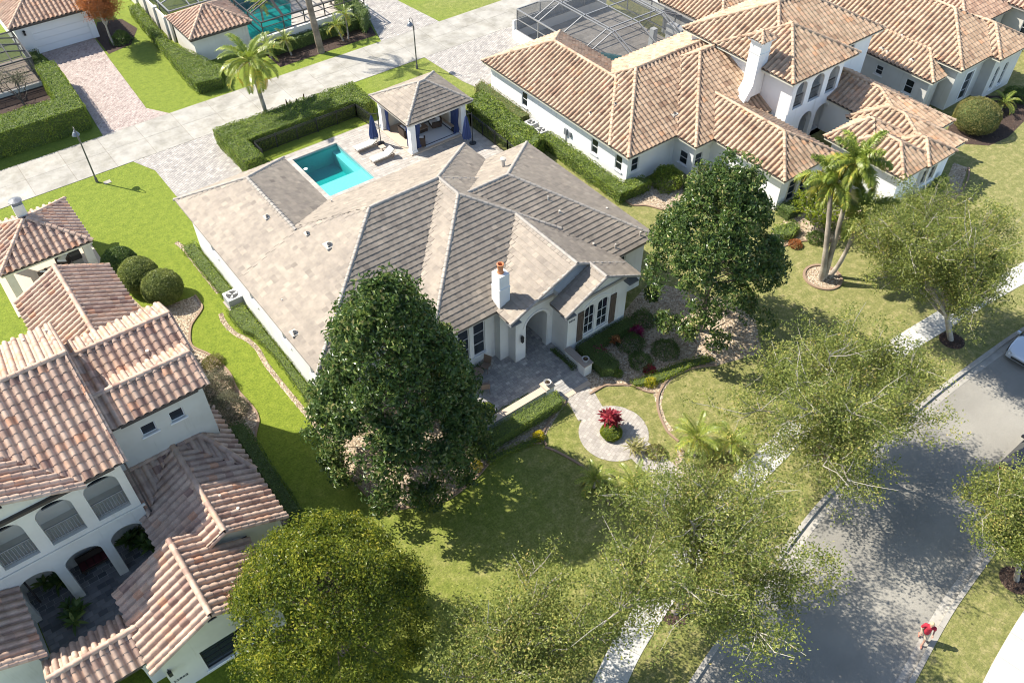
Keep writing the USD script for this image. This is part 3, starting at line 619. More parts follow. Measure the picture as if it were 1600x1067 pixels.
# arched trim bands over the windows and the entry
m = M()
for i in range(14):
    t0, t1 = PI * i / 14, PI * (i + 1) / 14
    m.bar((22.88 + .92 * math.cos(t0), 27.44, 2.55 + .86 * math.sin(t0)), (22.88 + .92 * math.cos(t1), 27.44, 2.55 + .86 * math.sin(t1)), 0.07, 0.13)
mh.part('entry_arch_trim', m, 'trim_white')
m = M()
for i in range(12):
    f = lambda s: (25.32 + 2.02 * s, 26.04, 3.28 + 0.40 * math.sin(PI * s))
    m.bar(f(i / 12), f((i + 1) / 12), 0.06, 0.10)
mh.part('window_arch_trim', m, 'trim_white')
d = mh.part('front_door', M().box(22.3, 23.45, 30.80, 30.86, 0.03, 2.5), 'shutter_wood'); mh.part('handle', M().box(22.40, 22.44, 30.74, 30.795, 1.0, 1.3), 'iron', d)
# chimney with its clay pot
m = M().box(20.72, 21.326, 28.14, 28.90, -0.1, 3.9).box(20.72, 21.45, 28.14, 28.90, 3.9, 5.62).box(20.70, 21.47, 28.12, 28.92, 5.62, 5.70).box(20.74, 21.43, 28.16, 28.88, 5.70, 6.62)
ch = mh.part('chimney', m, 'white_stucco')
mh.part('chimney_pot', M().lathe([(0.17, 6.60), (.20, 6.66), (.165, 6.72), (.17, 7.12), (.20, 7.16), (.21, 7.24), (.16, 7.26), (.13, 7.22), (.13, 6.9), (0, 6.9)], (21.08, 28.52, 0), 20), 'terracotta', ch)
# little lead-topped returns at the foot of the gables
for x, y, sx in ((20.62, 26.95, 1), (23.46, 25.50, 1), (29.08, 25.50, -1)):
    a = [[x, y, 3.86], [x + sx * .75, y, 3.86], [x + sx * .75, y + .54, 3.86], [x, y + .54, 3.86], [x + .2 * sx, y + .54, 4.22], [x + sx * .5, y + .54, 4.22]]
    mh.part('gable_return', M().add(a, [[0, 1, 2], [0, 2, 3], [0, 4, 5], [0, 5, 1], [1, 5, 2], [0, 3, 4]]).box(min(x, x + sx * .75), max(x, x + sx * .75), y, y + .54, 3.78, 3.859), 'lead_grey')
mh.part('gable_ornament', M().box(26.33, 26.36, 26.00, 26.03, 4.25, 4.75).box(26.19, 26.50, 26.00, 26.03, 4.20, 4.25), 'trim_white')
m = M(); t = meshkit.text_mesh('8526', 0.13, 0.012, True); t.apply_transform(np.array([[1, 0, 0, 24.16], [0, 0, -1, 26.045], [0, 1, 0, 2.76], [0, 0, 0, 1]])); mh.part('house_number', m.tm(t), 'number_dark')
lx, ly = 21.72, 27.30
sc = mh.part('wall_lantern', M().box(lx - .07, lx + .07, ly - .07, ly + .07, 1.7, 2.05).bar((lx, 27.45, 2.12), (lx, ly, 2.12), .03).lathe([(0, 2.26), (.12, 2.07), (.03, 2.06)], (lx, ly, 0), 8).lathe([(.06, 1.7), (0, 1.55)], (lx, ly, 0), 8), 'iron')
roof_vents(mh, MV, [(418, 340, .42), (481, 366, .36), (515, 384, .62), (461, 521, .5)], [(519, 318, .05, .28), (786, 262, .13, .55), (856, 313, .05, .3), (874, 333, .07, .2), (1000, 369, .05, .35), (961, 388, .05, .32), (927, 383, .07, .14), (948, 327, .07, .12), (441, 470, .05, .12)])

# ------------------------------------------------------------------ pool pavilion
pv = Thing('pool_pavilion', 'open pool pavilion with white columns, grey tile roof and blue curtains', 'pavilion', (31, 52, 0))
PVV = [Vol(27.95, 33.95, 49.3, 54.75, 2.95, l=.46, r=.53, f=.5, b=.5, oh=.4)]
build_roof(pv, PVV, 'flat', 'flat_tile', 'flat_cap', 12, fascia='fascia_tan')
for x, y in ((28.35, 49.65), (33.05, 49.65), (28.35, 53.95), (33.05, 53.95)):
    pv.part('column', M().box(x, x + .46, y, y + .46, -.05, 2.45).box(x - .05, x + .51, y - .05, y + .51, -.05, .28), 'bright_stucco')
m = M()
m.box(28.36, 33.50, 49.68, 50.08, 2.452, 2.75).box(28.36, 33.50, 53.98, 54.38, 2.452, 2.75).box(28.38, 28.78, 50.082, 53.978, 2.452, 2.75).box(33.08, 33.48, 50.082, 53.978, 2.452, 2.75)
pv.part('beam', m, 'bright_stucco')
pv.part('back_wall', M().box(28.82, 33.04, 54.05, 54.33, -.05, 2.448).box(33.16, 33.44, 51.6, 53.94, -.05, 2.448), 'cream_stucco')
pv.part('floor', M().box(28.2, 33.65, 49.5, 54.5, 0.03, 0.10), 'cap_stone')
def curtain(x, y, ax, w, z0=0.15, z1=2.42, tie=0.0):
    n = 15; u = np.linspace(0, 1, n); V = []; zs = np.linspace(z0, z1, 9)
    for z in zs:
        k = 1 - 0.45 * math.exp(-((z - 1.0) / .45) ** 2)
        o = (u - .5) * w * k; r = 0.055 * np.sin(u * 4.5 * 2 * PI)
        p = np.c_[x + (o if ax == 'x' else r), y + (r if ax == 'x' else o), np.full(n, z)]; V.append(p)
    a = np.arange(8)[:, None] * n + np.arange(n - 1)[None]; F = np.stack([a, a + 1, a + n + 1, a + n], -1).reshape(-1, 4)
    return M().add(np.vstack(V), F)
for x, y, ax, w in ((29.1, 49.95, 'x', .62), (28.62, 50.5, 'y', .6), (32.75, 49.95, 'x', .60), (28.62, 53.6, 'y', .55), (33.2, 51.2, 'y', .5)):
    pv.part('curtain', curtain(x, y, ax, w), 'navy_cloth', smooth=60)

# ------------------------------------------------------------------ right neighbour
rh = Thing('tile_roof_villa', 'white villa with tan barrel tile roofs and a two storey arched balcony tower', 'house', (48, 38, 0))
RT = [Vol(50.4, 58.1, 32.3, 40, 6.2, wall=(51.0, 56.9, 32.6, 39)), Vol(50.4, 63.0, 33.6, 43.4, 6.2, wall=(51.02, 62.4, 34.1, 42.9))]
RV = [Vol(38.1, 46.45, 38, 53.7, 3.0), Vol(38.1, 57, 36, 47, 3.0), Vol(42.87, 57, 34, 46, 3.0), Vol(44.7, 50.4, 27.35, 40, 3.0),
      Vol(55.9, 60.9, 24.7, 36, 3.0, l=.48, r=.48, f=.23), Vol(54.9, 59.1, 22.6, 30, 3.0, l=.48, r=.48, f=.25), Vol(54.1, 57.4, 22.3, 26, 3.0),
      Vol(51.4, 56.6, 24.8, 29.3, 3.0, l=.3, r=.5, f=.35, b=.7), Vol(51.4, 55.6, 22.5, 28, 3.0)] + RT
op = Openings()
for a in (48.3, 39.75, 37.1): op.window('l', 38.6, a, a + .72, 1.0, 2.25, 1, 2)
op.window('f', 36.5, 39.02, 39.75, 1.1, 2.25, 1, 2); op.window('l', 43.37, 35.05, 35.85, .65, 1.75, 1, 2); op.window('f', 34.5, 43.65, 44.4, .75, 1.85, 1, 2)
op.window('f', 27.85, 46.2, 47.1, .3, 2.1, 1, 3, frame='trim_cream', surround=.12, sill='trim_cream'); op.window('f', 27.85, 47.45, 48.35, .3, 2.1, 1, 3, frame='trim_cream', surround=.12, sill='trim_cream')
op.window('f', 22.8, 54.75, 55.35, .9, 2.15, 1, 2, frame='trim_cream', surround=.1); op.window('f', 22.8, 55.75, 56.4, .9, 2.15, 1, 2, frame='trim_cream', surround=.1)
for a0, a1 in ((51.55, 52.75), (53.35, 54.75), (55.35, 56.55)):
    op.arch('f', 32.6, a0, a1, 3.55, 5.1, 0.62, 0.4)
op.box(51.4, 56.6, 32.95, 35.2, 3.5, 5.9)
for a0, a1 in ((53.0, 54.4), (54.9, 56.4)): op.arch('f', 32.6, a0, a1, 0, 2.0, 0.65, 0.4)
op.box(52.6, 56.6, 32.95, 35.0, 0.02, 2.9)
op.window('f', 35.2, 51.9, 52.8, 3.6, 5.6, 2, 3, frame='trim_white', sill=None); op.window('f', 35.2, 53.6, 54.6, 3.6, 5.6, 2, 3, sill=None); op.window('f', 35.2, 55.5, 56.3, 3.6, 5.6, 1, 3, sill=None)
op.window('f', 34.1, 59.6, 60.3, 4.6, 5.7, 1, 2)
op.window('f', 35.0, 53.4, 54.6, 0.1, 2.4, 2, 3, sill=None)
ws = wall_solid(RV)
for c in op.cut: ws = ws - c
rh.part('wall', M().man(ws), 'bright_stucco')
op.furnish(rh)
build_roof(rh, RV, 'barrel', 'tan_tile', 'tan_tile', 21, fascia='gutter_cream')
for a0, a1 in ((51.55, 52.75), (53.35, 54.75), (55.35, 56.55)):
    m = M().bar((a0, 32.8, 4.5), (a1, 32.8, 4.5), .05).bar((a0, 32.8, 3.65), (a1, 32.8, 3.65), .04)
    for k in np.arange(a0 + .1, a1, .12): m.bar((k, 32.8, 3.6), (k, 32.8, 4.5), .016)
    rh.part('balcony_railing', m, 'iron')
m = M().box(49.85, 50.95, 35.3, 36.3, 4.0, 8.35)
m.add([[49.0, 35.3, 3.6], [49.0, 36.3, 3.6], [49.85, 36.3, 5.0], [49.85, 35.3, 5.0], [49.85, 35.3, 3.6], [49.85, 36.3, 3.6]], [[1, 0, 3], [1, 3, 2], [0, 4, 3], [1, 2, 5]])
m.box(49.82, 51.0, 35.27, 36.33, 7.35, 7.42)
ch = rh.part('chimney', m, 'bright_stucco')
CT = [Vol(49.6, 51.2, 35.05, 36.55, 8.4, .5, .5, .5, .5, oh=.2, walls=False)]
cf = visible_faces(CT); m = M(); rngc = np.random.default_rng(5)
for tl in lay_tiles(cf, 'barrel', rngc): m.add(tl[2], tl[4], tl[5], tl[3])
for A, B, kd in roof_lines(CT, cf):
    n = 3
    for i in range(n): V, N, F = cap_mesh(A + (B - A) * i / n, A + (B - A) * (i + 1) / n, .14, .13, .5, .05); m.add(V, F, rngc.random(), N)
rh.part('chimney_roof', m, 'tan_tile', ch); rh.part('chimney_cornice', M().box(49.65, 51.15, 35.1, 36.5, 8.3, 8.39), 'bright_stucco', ch)
roof_vents(rh, RV, [(961, 164, .35), (922, 178, .3), (1053, 179, .5)], [(966, 138, .05, .3), (931, 168, .05, .2), (974, 107, .05, .25), (983, 99, .05, .2), (1003, 98, .08, .2), (1165, 183, .06, .2)])
rh.part('downpipe', M().tube([(51.0, 32.52, 6.0), (51.0, 32.52, 3.4)], .04, 6), 'trim_white')
rh.part('meter_box', M().box(38.45, 38.6, 43.2, 43.5, 1.1, 1.6).box(38.48, 38.6, 42.75, 43.0, 1.15, 1.5).bar((38.55, 43.35, .1), (38.55, 43.35, 1.1), .05), 'lead_grey')

# ------------------------------------------------------------------ house beyond it and the corner house
fr = Thing('beige_house', 'beige house with tan barrel tile hip roof behind the round clipped shrub', 'house', (70, 33, 0))
FV = [Vol(64.5, 67.2, 28.9, 45, 3.0, l=.5, r=None, f=.5, b=.5, foot=(64.5, 66.9, 28.9, 45)), Vol(66.3, 75.1, 27.85, 46, 3.9), Vol(70.3, 75.5, 26.95, 33, 3.9)]
op = Openings(); op.window('l', 65.0, 30.6, 31.4, 1.0, 2.2, 1, 2, sill='trim_white'); op.window('l', 65.0, 33.6, 34.3, 1.4, 2.2, 1, 2)
op.window('f', 28.35, 68.6, 69.7, .2, 2.7, 1, 3, surround=.15, sill=None); op.window('f', 27.45, 71.6, 72.1, .6, 2.4, 1, 3, arch=.25); op.window('f', 27.45, 72.9, 73.4, .6, 2.4, 1, 3, arch=.25)
ws = wall_solid(FV)
for c in op.cut: ws = ws - c
fr.part('wall', M().man(ws), 'grey_stucco'); op.furnish(fr)
build_roof(fr, FV, 'barrel', 'tan_tile', 'tan_tile', 31, fascia='gutter_cream', top=200)
roof_vents(fr, FV, [(1410, 57, .35), (1378, 77, .4), (1386, 82, .3), (1425, 95, .4)], [])
c2 = Thing('corner_villa', 'barrel tile roofed villa half cut off at the upper right corner', 'house', (82, 36, 0))
CV = [Vol(74.5, 82.3, 32.3, 44, 3.0), Vol(81.5, 92, 24, 40, 3.4)]
op = Openings(); op.window('f', 32.8, 79.3, 80.6, .8, 2.4, 2, 2); op.window('f', 32.8, 77.6, 78.3, .4, 2.1, 1, 2, arch=.35, sill=None); op.window('l', 82.0, 29.6, 31.0, 1.0, 2.4, 2, 2)
ws = wall_solid(CV)
for c in op.cut: ws = ws - c
c2.part('wall', M().man(ws), 'cream_stucco'); op.furnish(c2)
build_roof(c2, CV, 'barrel', 'far_tile', 'far_tile', 32, top=80)
# villa beyond the right-hand pool cage
c3 = Thing('far_villa', 'villa with tan barrel tile roof beyond the right hand pool cage', 'house', (62, 52, 0))
C3V = [Vol(57.5, 67, 45, 53, 3.0), Vol(60, 76, 50, 60, 3.0)]
c3.part('wall', M().man(wall_solid(C3V)), 'bright_stucco'); build_roof(c3, C3V, 'barrel', 'tan_tile', 'tan_tile', 33, top=120)

# ------------------------------------------------------------------ left neighbour, two storeys with arcades
lh = Thing('arcaded_villa', 'two storey off white villa with rosy barrel tiles and arcaded courtyard, lower left', 'house', (0, 30, 0))
LV = [Vol(-16, 0.1, 27.85, 38.4, 7.45, l=.45, r=None, f=.45, b=.45, wall=(-16, -.15, 28.05, 38.0)),
      Vol(-8, -1.75, 27.6, 31.4, 7.45, l=.48, r=.48, f=None, b=None, wall=(-7.6, -2.1, 28.05, 31)),
      Vol(.12, 4.8, 29.8, 33.1, 7.5, l=None, r=None, f=.45, b=.45, wall=(-1, 4.55, 30.06, 33.0)),
      Vol(.12, 5.05, 32.4, 36.6, 7.4, l=None, r=None, f=.45, b=.45, wall=(-1, 4.75, 32.7, 36.2)),
      Vol(-.2, 5.05, 27.5, 32.6, 3.0, l=None, r=.9, wall=(-.3, 4.75, 27.9, 32.5)),
      Vol(-.5, 5.05, 24.1, 31, 3.0, f=None, b=None, wall=(-.2, 4.75, 24.35, 31)),
      Vol(-2.85, 3.1, 20.7, 25.1, 3.0, f=None, b=None, wall=(-2.5, 2.8, 20.9, 24.9)),
      Vol(-6.3, -2.6, 21.6, 24.3, 2.45, l=None, r=None, wall=(-6.3, -2.4, 21.95, 22.35)),
      Vol(-12, -6.1, 24.2, 29.5, 3.0, f=None, b=None, wall=(-11.6, -6.45, 24.45, 29.0)),
      Vol(-.9, 4.68, 36, 47.15, 3.0, l=.48, r=.48, f=None, b=None, wall=(-.5, 4.3, 36, 46.8))]
op = Openings()
UP = ((-1.98, -.52), (-4.02, -2.52), (-6.06, -4.58)); LO = ((-2.05, -.55), (-4.15, -2.5), (-6.2, -4.6))
for a0, a1 in UP: op.arch('f', 28.05, a0, a1, 4.42, 6.42, .62, .35)
op.box(-6.4, -.42, 28.38, 29.5, 4.40, 7.15)
for a0, a1 in LO: op.arch('f', 28.05, a0, a1, -.2, 2.62, .62, .35)
op.box(-6.4, -.42, 28.38, 29.9, .02, 3.5)
for a in (-1.75, -3.8, -5.85): op.window('f', 29.5, a, a + .95, 5.2, 6.7, 1, 2, frame='iron', sill=None)
op.window('f', 29.9, -5.75, -4.85, 1.5, 2.9, 1, 1, frame='iron', sill='cream_stucco'); op.window('f', 29.9, -3.75, -2.75, 1.1, 2.9, 1, 1, frame='iron', sill='cream_stucco'); op.window('f', 29.9, -1.75, -.85, 1.6, 2.9, 1, 1, frame='iron', sill='cream_stucco')
op.window('f', 30.06, 1.32, 2.0, 5.95, 6.62, 1, 1, depth=.15, fw=.04); op.window('f', 30.06, 2.7, 3.38, 5.95, 6.62, 1, 1, depth=.15, fw=.04)
op.window('f', 20.9, -.98, 1.3, .35, 2.02, 3, 4, frame='iron', sill='trim_white', pane='window_glass')
for x, z, Y in ((-4.9, 8.05, 28.05), (.1, 3.75, 20.9)): op.window('f', Y, x - .2, x + .2, z, z + .42, 3, 3, frame='iron', sill=None, depth=.1, name='vent_grille', bars=.025, fw=.03)
op.arch('f', 21.95, -4.6, -3.2, -.2, 1.5, .6, .6)
ws = wall_solid(LV)
for c in op.cut: ws = ws - c
lh.part('wall', M().man(ws), 'cream_stucco'); op.furnish(lh)
build_roof(lh, LV, 'barrel', 'rose_tile', 'rose_tile', 41, fascia='fascia_dark')
lh.part('string_course', M().box(-6.45, .0, 27.98, 28.045, 3.98, 4.12), 'cream_stucco')
for a0, a1 in UP:
    m = M().bar((a0, 28.22, 5.42), (a1, 28.22, 5.42), .05).bar((a0, 28.22, 4.55), (a1, 28.22, 4.55), .04)
    for k in np.arange(a0 + .07, a1, .14): m.bar((k, 28.22, 4.42), (k, 28.22, 5.42), .022)
    lh.part('balustrade', m, 'aluminium_grey')
m = M(); t = meshkit.text_mesh('11862', 0.15, 0.012, True); t.apply_transform(np.array([[1, 0, 0, -2.42], [0, 0, -1, 20.895], [0, 1, 0, .98], [0, 0, 0, 1]])); lh.part('house_number', m.tm(t), 'number_dark')
lh.part('wall_lantern', M().box(-2.4, -2.24, 20.70, 20.85, 1.9, 2.2).bar((-2.32, 20.9, 2.25), (-2.32, 20.75, 2.25), .04), 'iron')
lh.part('downpipe', M().tube([(.06, 27.95, 7.2), (.06, 27.95, 3.4)], .045, 6), 'fascia_dark'); lh.part('downpipe', M().tube([(-6.0, 29.0, 2.9), (-6.0, 29.0, 0)], .05, 6), 'fascia_dark')
roof_vents(lh, LV, [], [(40, 537, .06, .3), (75, 522, .06, .3), (232, 553, .09, .25), (373, 797, .08, .2), (345, 778, .06, .25)])

# ------------------------------------------------------------------ left neighbour's garden pavilion
lp = Thing('garden_pavilion', 'open garden pavilion with rosy barrel tile hip roof and white chimney, left edge', 'pavilion', (2, 53, 0))
PV = [Vol(-.95, 4.67, 50.1, 55.6, 3.0, oh=.3)]
build_roof(lp, PV, 'barrel', 'rose_tile', 'rose_tile', 51, fascia='gutter_cream')
for x, y in ((-.75, 50.35), (3.98, 50.35), (3.98, 54.9), (-.75, 54.9)): lp.part('column', M().box(x, x + .5, y, y + .5, -.05, 2.795), 'cream_stucco')
lp.part('chimney', M().box(1.5, 2.15, 53.1, 53.75, 3.2, 5.25), 'cream_stucco')
m = M().box(1.55, 2.1, 53.15, 53.7, 5.251, 5.4).lathe([(.40, 5.42), (.40, 5.5), (.1, 5.62), (0, 5.63)], (1.82, 53.43, 0), 14)
lp.part('chimney_cap', m, 'lead_grey')
lp.part('floor', M().box(-1.2, 4.9, 49.6, 55.6, .02, .06), 'cap_stone')

# ------------------------------------------------------------------ houses across the lane
gh = Thing('garage_house', 'house with wide white garage door and rosy tiles across the lane, upper left', 'house', (12, 86, 0))
GV = [Vol(8.65, 16.6, 83.2, 93, 3.0, wall=(9.1, 15.75, 83.75, 92))]
op = Openings(); op.box(10.35, 15.15, 83.4, 83.87, -.2, 2.45)
ws = wall_solid(GV)
for c in op.cut: ws = ws - c
gh.part('wall', M().man(ws), 'bright_stucco')
m = M()
for k in range(4): m.box(10.36, 15.14, 83.80, 83.86, .02 + k * .605, .61 + k * .605)
gh.part('garage_door', m, 'trim_white')
build_roof(gh, GV, 'barrel', 'far_tile', 'far_tile', 61, fascia='fascia_dark', top=120)
for x in (9.75, 15.45): gh.part('wall_lantern', M().box(x - .08, x + .08, 83.5, 83.66, 2.0, 2.35).bar((x, 83.75, 2.4), (x, 83.6, 2.4), .05).lathe([(.14, 2.36), (0, 2.48)], (x, 83.58, 0), 8), 'iron')
p2 = Thing('pool_house', 'small cream pool house with pyramid barrel tile roof across the lane', 'outbuilding', (23.6, 75.5, 0))
QV = [Vol(20.7, 26.5, 72.9, 78.3, 2.45, oh=.35)]
p2.part('wall', M().man(wall_solid(QV)), 'cream_stucco'); build_roof(p2, QV, 'barrel', 'far_tile', 'far_tile', 62, fascia='fascia_dark', top=120)
# ------------------------------------------------------------------ the ground
kerbL = [(-120, -40), (-40, -14), (-10, -1.6), (5, 4.0), (14, 7.1), (21.74, 8.92), (28, 10.1), (34.2, 10.68), (40.07, 10.85), (46, 10.7), (55, 9.8), (75, 6.0), (120, -8)]
def smooth_line(pts, n=10):
    from scipy.interpolate import PchipInterpolator
    p = np.array(pts, float); t = np.arange(len(p)); tt = np.linspace(0, len(p) - 1, (len(p) - 1) * n + 1)
    return [tuple(q) for q in np.c_[PchipInterpolator(t, p[:, 0])(tt), PchipInterpolator(t, p[:, 1])(tt)]]
KL = sg.LineString(smooth_line(kerbL))
road = KL.buffer(7.6, single_sided=True) if False else None
def offset(line, d):
    c = np.array(line.coords); t = np.gradient(c, axis=0); t /= np.maximum(np.linalg.norm(t, axis=1, keepdims=True), 1e-9)
    return sg.LineString(c + np.c_[-t[:, 1], t[:, 0]] * d)
KR = offset(KL, -7.75)
def band(a, b): return sg.Polygon(list(a.coords) + list(b.coords)[::-1]).buffer(0)
street = band(KL, KR)
POOL = (20.6, 24.5, 48.8, 54.75)
pool_hole = sg.box(POOL[0], POOL[2], POOL[1], POOL[3])
POOLM = sg.Polygon([(26.8, 74.2), (30.0, 73.2), (31.6, 76), (33.5, 80), (33, 84), (27.5, 84)])
POOLR = sg.Polygon([(46.9, 47.6), (51.5, 47.6), (52.5, 50.5), (51, 53), (47.4, 53.5)])
big = sg.box(-250, -200, 400, 400)
single('ground', M().sheet(big.difference(street).difference(pool_hole).difference(POOLM).difference(POOLR), 0.0), 'lawn', kind='structure')
ROAD_Z = -0.12
single('street', M().sheet(street.buffer(0.05), ROAD_Z), 'asphalt', kind='structure')
for nm, ln, sgn in (('kerb_left', KL, -1), ('kerb_right', KR, 1)):
    g = Thing(nm, kind='structure'); rng = np.random.default_rng(3)
    seg = np.arange(0, ln.length, 3.0)
    for s0 in seg:
        p = ln.interpolate(s0)
        if not (4 < p.x < 62): continue
        piece = so.substring(ln, s0 + 0.008, min(s0 + 2.992, ln.length))
        a, b, c = piece, offset(piece, sgn * 0.24), offset(piece, sgn * 0.66)
        m = M().poly(band(a, b), ROAD_Z - .1, 0.03, rng.random()); m.poly(band(offset(piece, sgn * .242), c), ROAD_Z - .1, ROAD_Z + 0.012, rng.random())
        g.part('kerb_stone', m, 'kerb_concrete')
    far = [so.substring(ln, 0, seg[0] + 1)]
def pave(name, pol, w, h, mat, z=0.012, thick=0.05, rot=0.0, joint=0.012, bond=0.5, seed=1, top=300, base='sand_joint', circle=None, vary=0.0):
    """paving stone by stone; the 300 that show largest are pieces of their own"""
    rng = np.random.default_rng(seed); g = Thing(name, kind='structure')
    g.part('joint_sand', M().sheet(pol, z), base)
    c = pol.centroid; L = sa.rotate(pol, -rot, origin=c, use_radians=True); x0, y0, x1, y1 = L.bounds; items = []
    shapely.prepare(L); j = 0; y = y0
    while y < y1:
        hh = h; x = x0 - (j % 2) * bond * w - rng.random() * vary * w
        while x < x1:
            ww = w * (1 + rng.uniform(-.3, .3) * vary)
            b = sg.box(x + joint / 2, y + joint / 2, x + ww - joint / 2, y + hh - joint / 2); x += ww
            if not L.intersects(b): continue
            q = b if L.contains(b) else b.intersection(L)
            if q.area < 0.15 * w * h: continue
            items.append((sa.rotate(q, rot, origin=c, use_radians=True), float(np.clip(rng.normal(.5, .24), 0, 1)), rng.uniform(-.003, .003)))
        y += hh; j += 1
    items.sort(key=lambda q: -seen_size(np.array([q[0].centroid.x, q[0].centroid.y, 0]), q[0].area, np.array([0, 0, 1.0])))
    rest = M()
    for i, (q, tn, dz) in enumerate(items):
        for gq in getattr(q, 'geoms', [q]):
            if gq.geom_type != 'Polygon': continue
            co = np.array(sg.polygon.orient(gq).exterior.coords)[:-1]; n = len(co); cen = co.mean(0); ins = cen + (co - cen) * (1 - 0.008 / max(.05, math.sqrt(gq.area)))
            zt = z + 0.014 + dz
            V = np.vstack([np.c_[ins, np.full(n, zt)], np.c_[co, np.full(n, zt - .006)], np.c_[co, np.full(n, z - .004)]])
            F = [[0, k, k + 1] for k in range(1, n - 1)]
            for k in range(n):
                k2 = (k + 1) % n; F += [[k, n + k, n + k2], [k, n + k2, k2], [n + k, 2 * n + k, 2 * n + k2], [n + k, 2 * n + k2, n + k2]]
            if i < top: g.part('paver', M().add(V, F, tn), mat)
            else: rest.add(V, F, tn)
    if rest.v: g.part('paver_field', rest, mat, kind='stuff')
    return g
# the concrete lane, slab by slab
lane = Thing('lane', kind='structure'); rng = np.random.default_rng(4)
lane.part('joint_sand', M().sheet(sg.box(-60, 62, 130, 66.95), 0.008), 'sand_joint')
for k, x in enumerate(np.arange(-30, 96, 3.05)):
    for y0, y1 in ((62.0, 64.55), (64.57, 66.95)):
        lane.part('concrete_slab', M().box(x + .012, x + 3.038, y0, y1, -.05, 0.03 + rng.uniform(-.003, .003), rng.random()), 'concrete')
pave('rose_driveway', sg.Polygon([(10.4, 83.78), (15.25, 83.78), (14.95, 78.6), (14.5, 68.9), (15.7, 66.97), (10.2, 66.97), (10.6, 73), (10.9, 79)]), .22, .12, 'paver_rose', rot=0.78, seed=2)
pave('rear_driveway', sg.Polygon([(10.8, 61.98), (17.7, 61.98), (17.2, 55.2), (19.0, 50), (11.7, 50), (11.7, 59.8)]), .3, .2, 'paver_buff', rot=0.5, seed=3, vary=.4)
pave('far_driveway', sg.Polygon([(36.1, 66.97), (42.6, 66.97), (41.9, 73), (42.2, 92), (38.2, 92), (37.4, 71)]), .3, .2, 'paver_buff', rot=0.5, seed=4, vary=.4, top=150)
pave('villa_driveway', sg.Polygon([(37.6, 61.98), (50, 61.98), (46.6, 58.8), (45.4, 57.6), (45.4, 54.5), (38.3, 54.7), (37.9, 56.5)]), .3, .2, 'paver_buff', rot=0.5, seed=5, vary=.4, top=150)
deck = sg.box(18.0, 43.5, 34.3, 55.6).difference(pool_hole.buffer(0.3, join_style=2))
pave('pool_deck', deck, .42, .28, 'paver_shell', rot=0.0, seed=6, vary=.5)
pave('front_patio', so.unary_union([sg.box(16.9, 24.75, 24.4, 29.5), sg.box(21.75, 23.75, 23.9, 24.8), sg.box(21.9, 27.4, 23.95, 30.9)]).buffer(0), .29, .20, 'paver_grey', rot=0.0, seed=7, vary=.5, z=.03)
cc = (22.45, 19.95)
walk = so.unary_union([sg.Point(cc).buffer(1.95, 24), sg.Polygon(P2([(884, 622), (914, 600), (928, 612), (944, 640), (904, 658)])), sg.Polygon(P2([(985, 715), (1012, 690), (1075, 745), (1110, 790), (1080, 810)]))]).difference(sg.Polygon([(21.75, 23.75), (23.9, 23.75), (23.9, 25), (21.75, 25)]))
planter = sg.Point(22.3, 20.1).buffer(.55, 12)
pave('garden_walk', walk.difference(planter), .28, .19, 'paver_shell', rot=0.35, seed=8, vary=.5)
pave('villa_path', sg.Polygon(P2([(1352, 318), (1374, 322), (1412, 350), (1440, 372), (1428, 392), (1396, 384), (1366, 350)])), .3, .2, 'paver_grey', rot=.6, seed=9)
pave('courtyard', so.unary_union([sg.box(-6.4, 24.3, -.55, 30.35)]), .42, .28, 'paver_slate', seed=10, vary=.4)
# sidewalks
sw = Thing('sidewalk_left', kind='structure'); rng = np.random.default_rng(6)
SL = sg.LineString(smooth_line([(-30, -9), (-5, 2.6), (5, 7.0), (12.26, 10.13), (14.34, 11.03), (20, 12.65), (26.45, 14.05), (32, 14.6), (40, 14.9), (46, 14.6), (60, 13.2), (80, 9.5)]))
for s0 in np.arange(0, SL.length, 1.52):
    p = SL.interpolate(s0)
    if not (3 < p.x < 66): continue
    q = so.substring(SL, s0 + .008, min(s0 + 1.512, SL.length)); sw.part('concrete_slab', M().poly(band(q, offset(q, -1.38)), -.06, .028 + rng.uniform(-.004, .004), rng.random()), 'concrete_white')
sw = Thing('sidewalk_right', kind='structure')
SR = sg.LineString(smooth_line([(5, -8.6), (16, -3.6), (22, -1.6), (26.03, -.43), (28.25, -.03), (30.74, .31), (36, .7), (50, .3), (70, -4)]))
for s0 in np.arange(0, SR.length, 1.52):
    p = SR.interpolate(s0)
    if not (16 < p.x < 60): continue
    q = so.substring(SR, s0 + .008, min(s0 + 1.512, SR.length)); sw.part('concrete_slab', M().poly(band(q, offset(q, -1.5)), -.06, .028 + rng.uniform(-.004, .004), rng.random()), 'concrete_white')

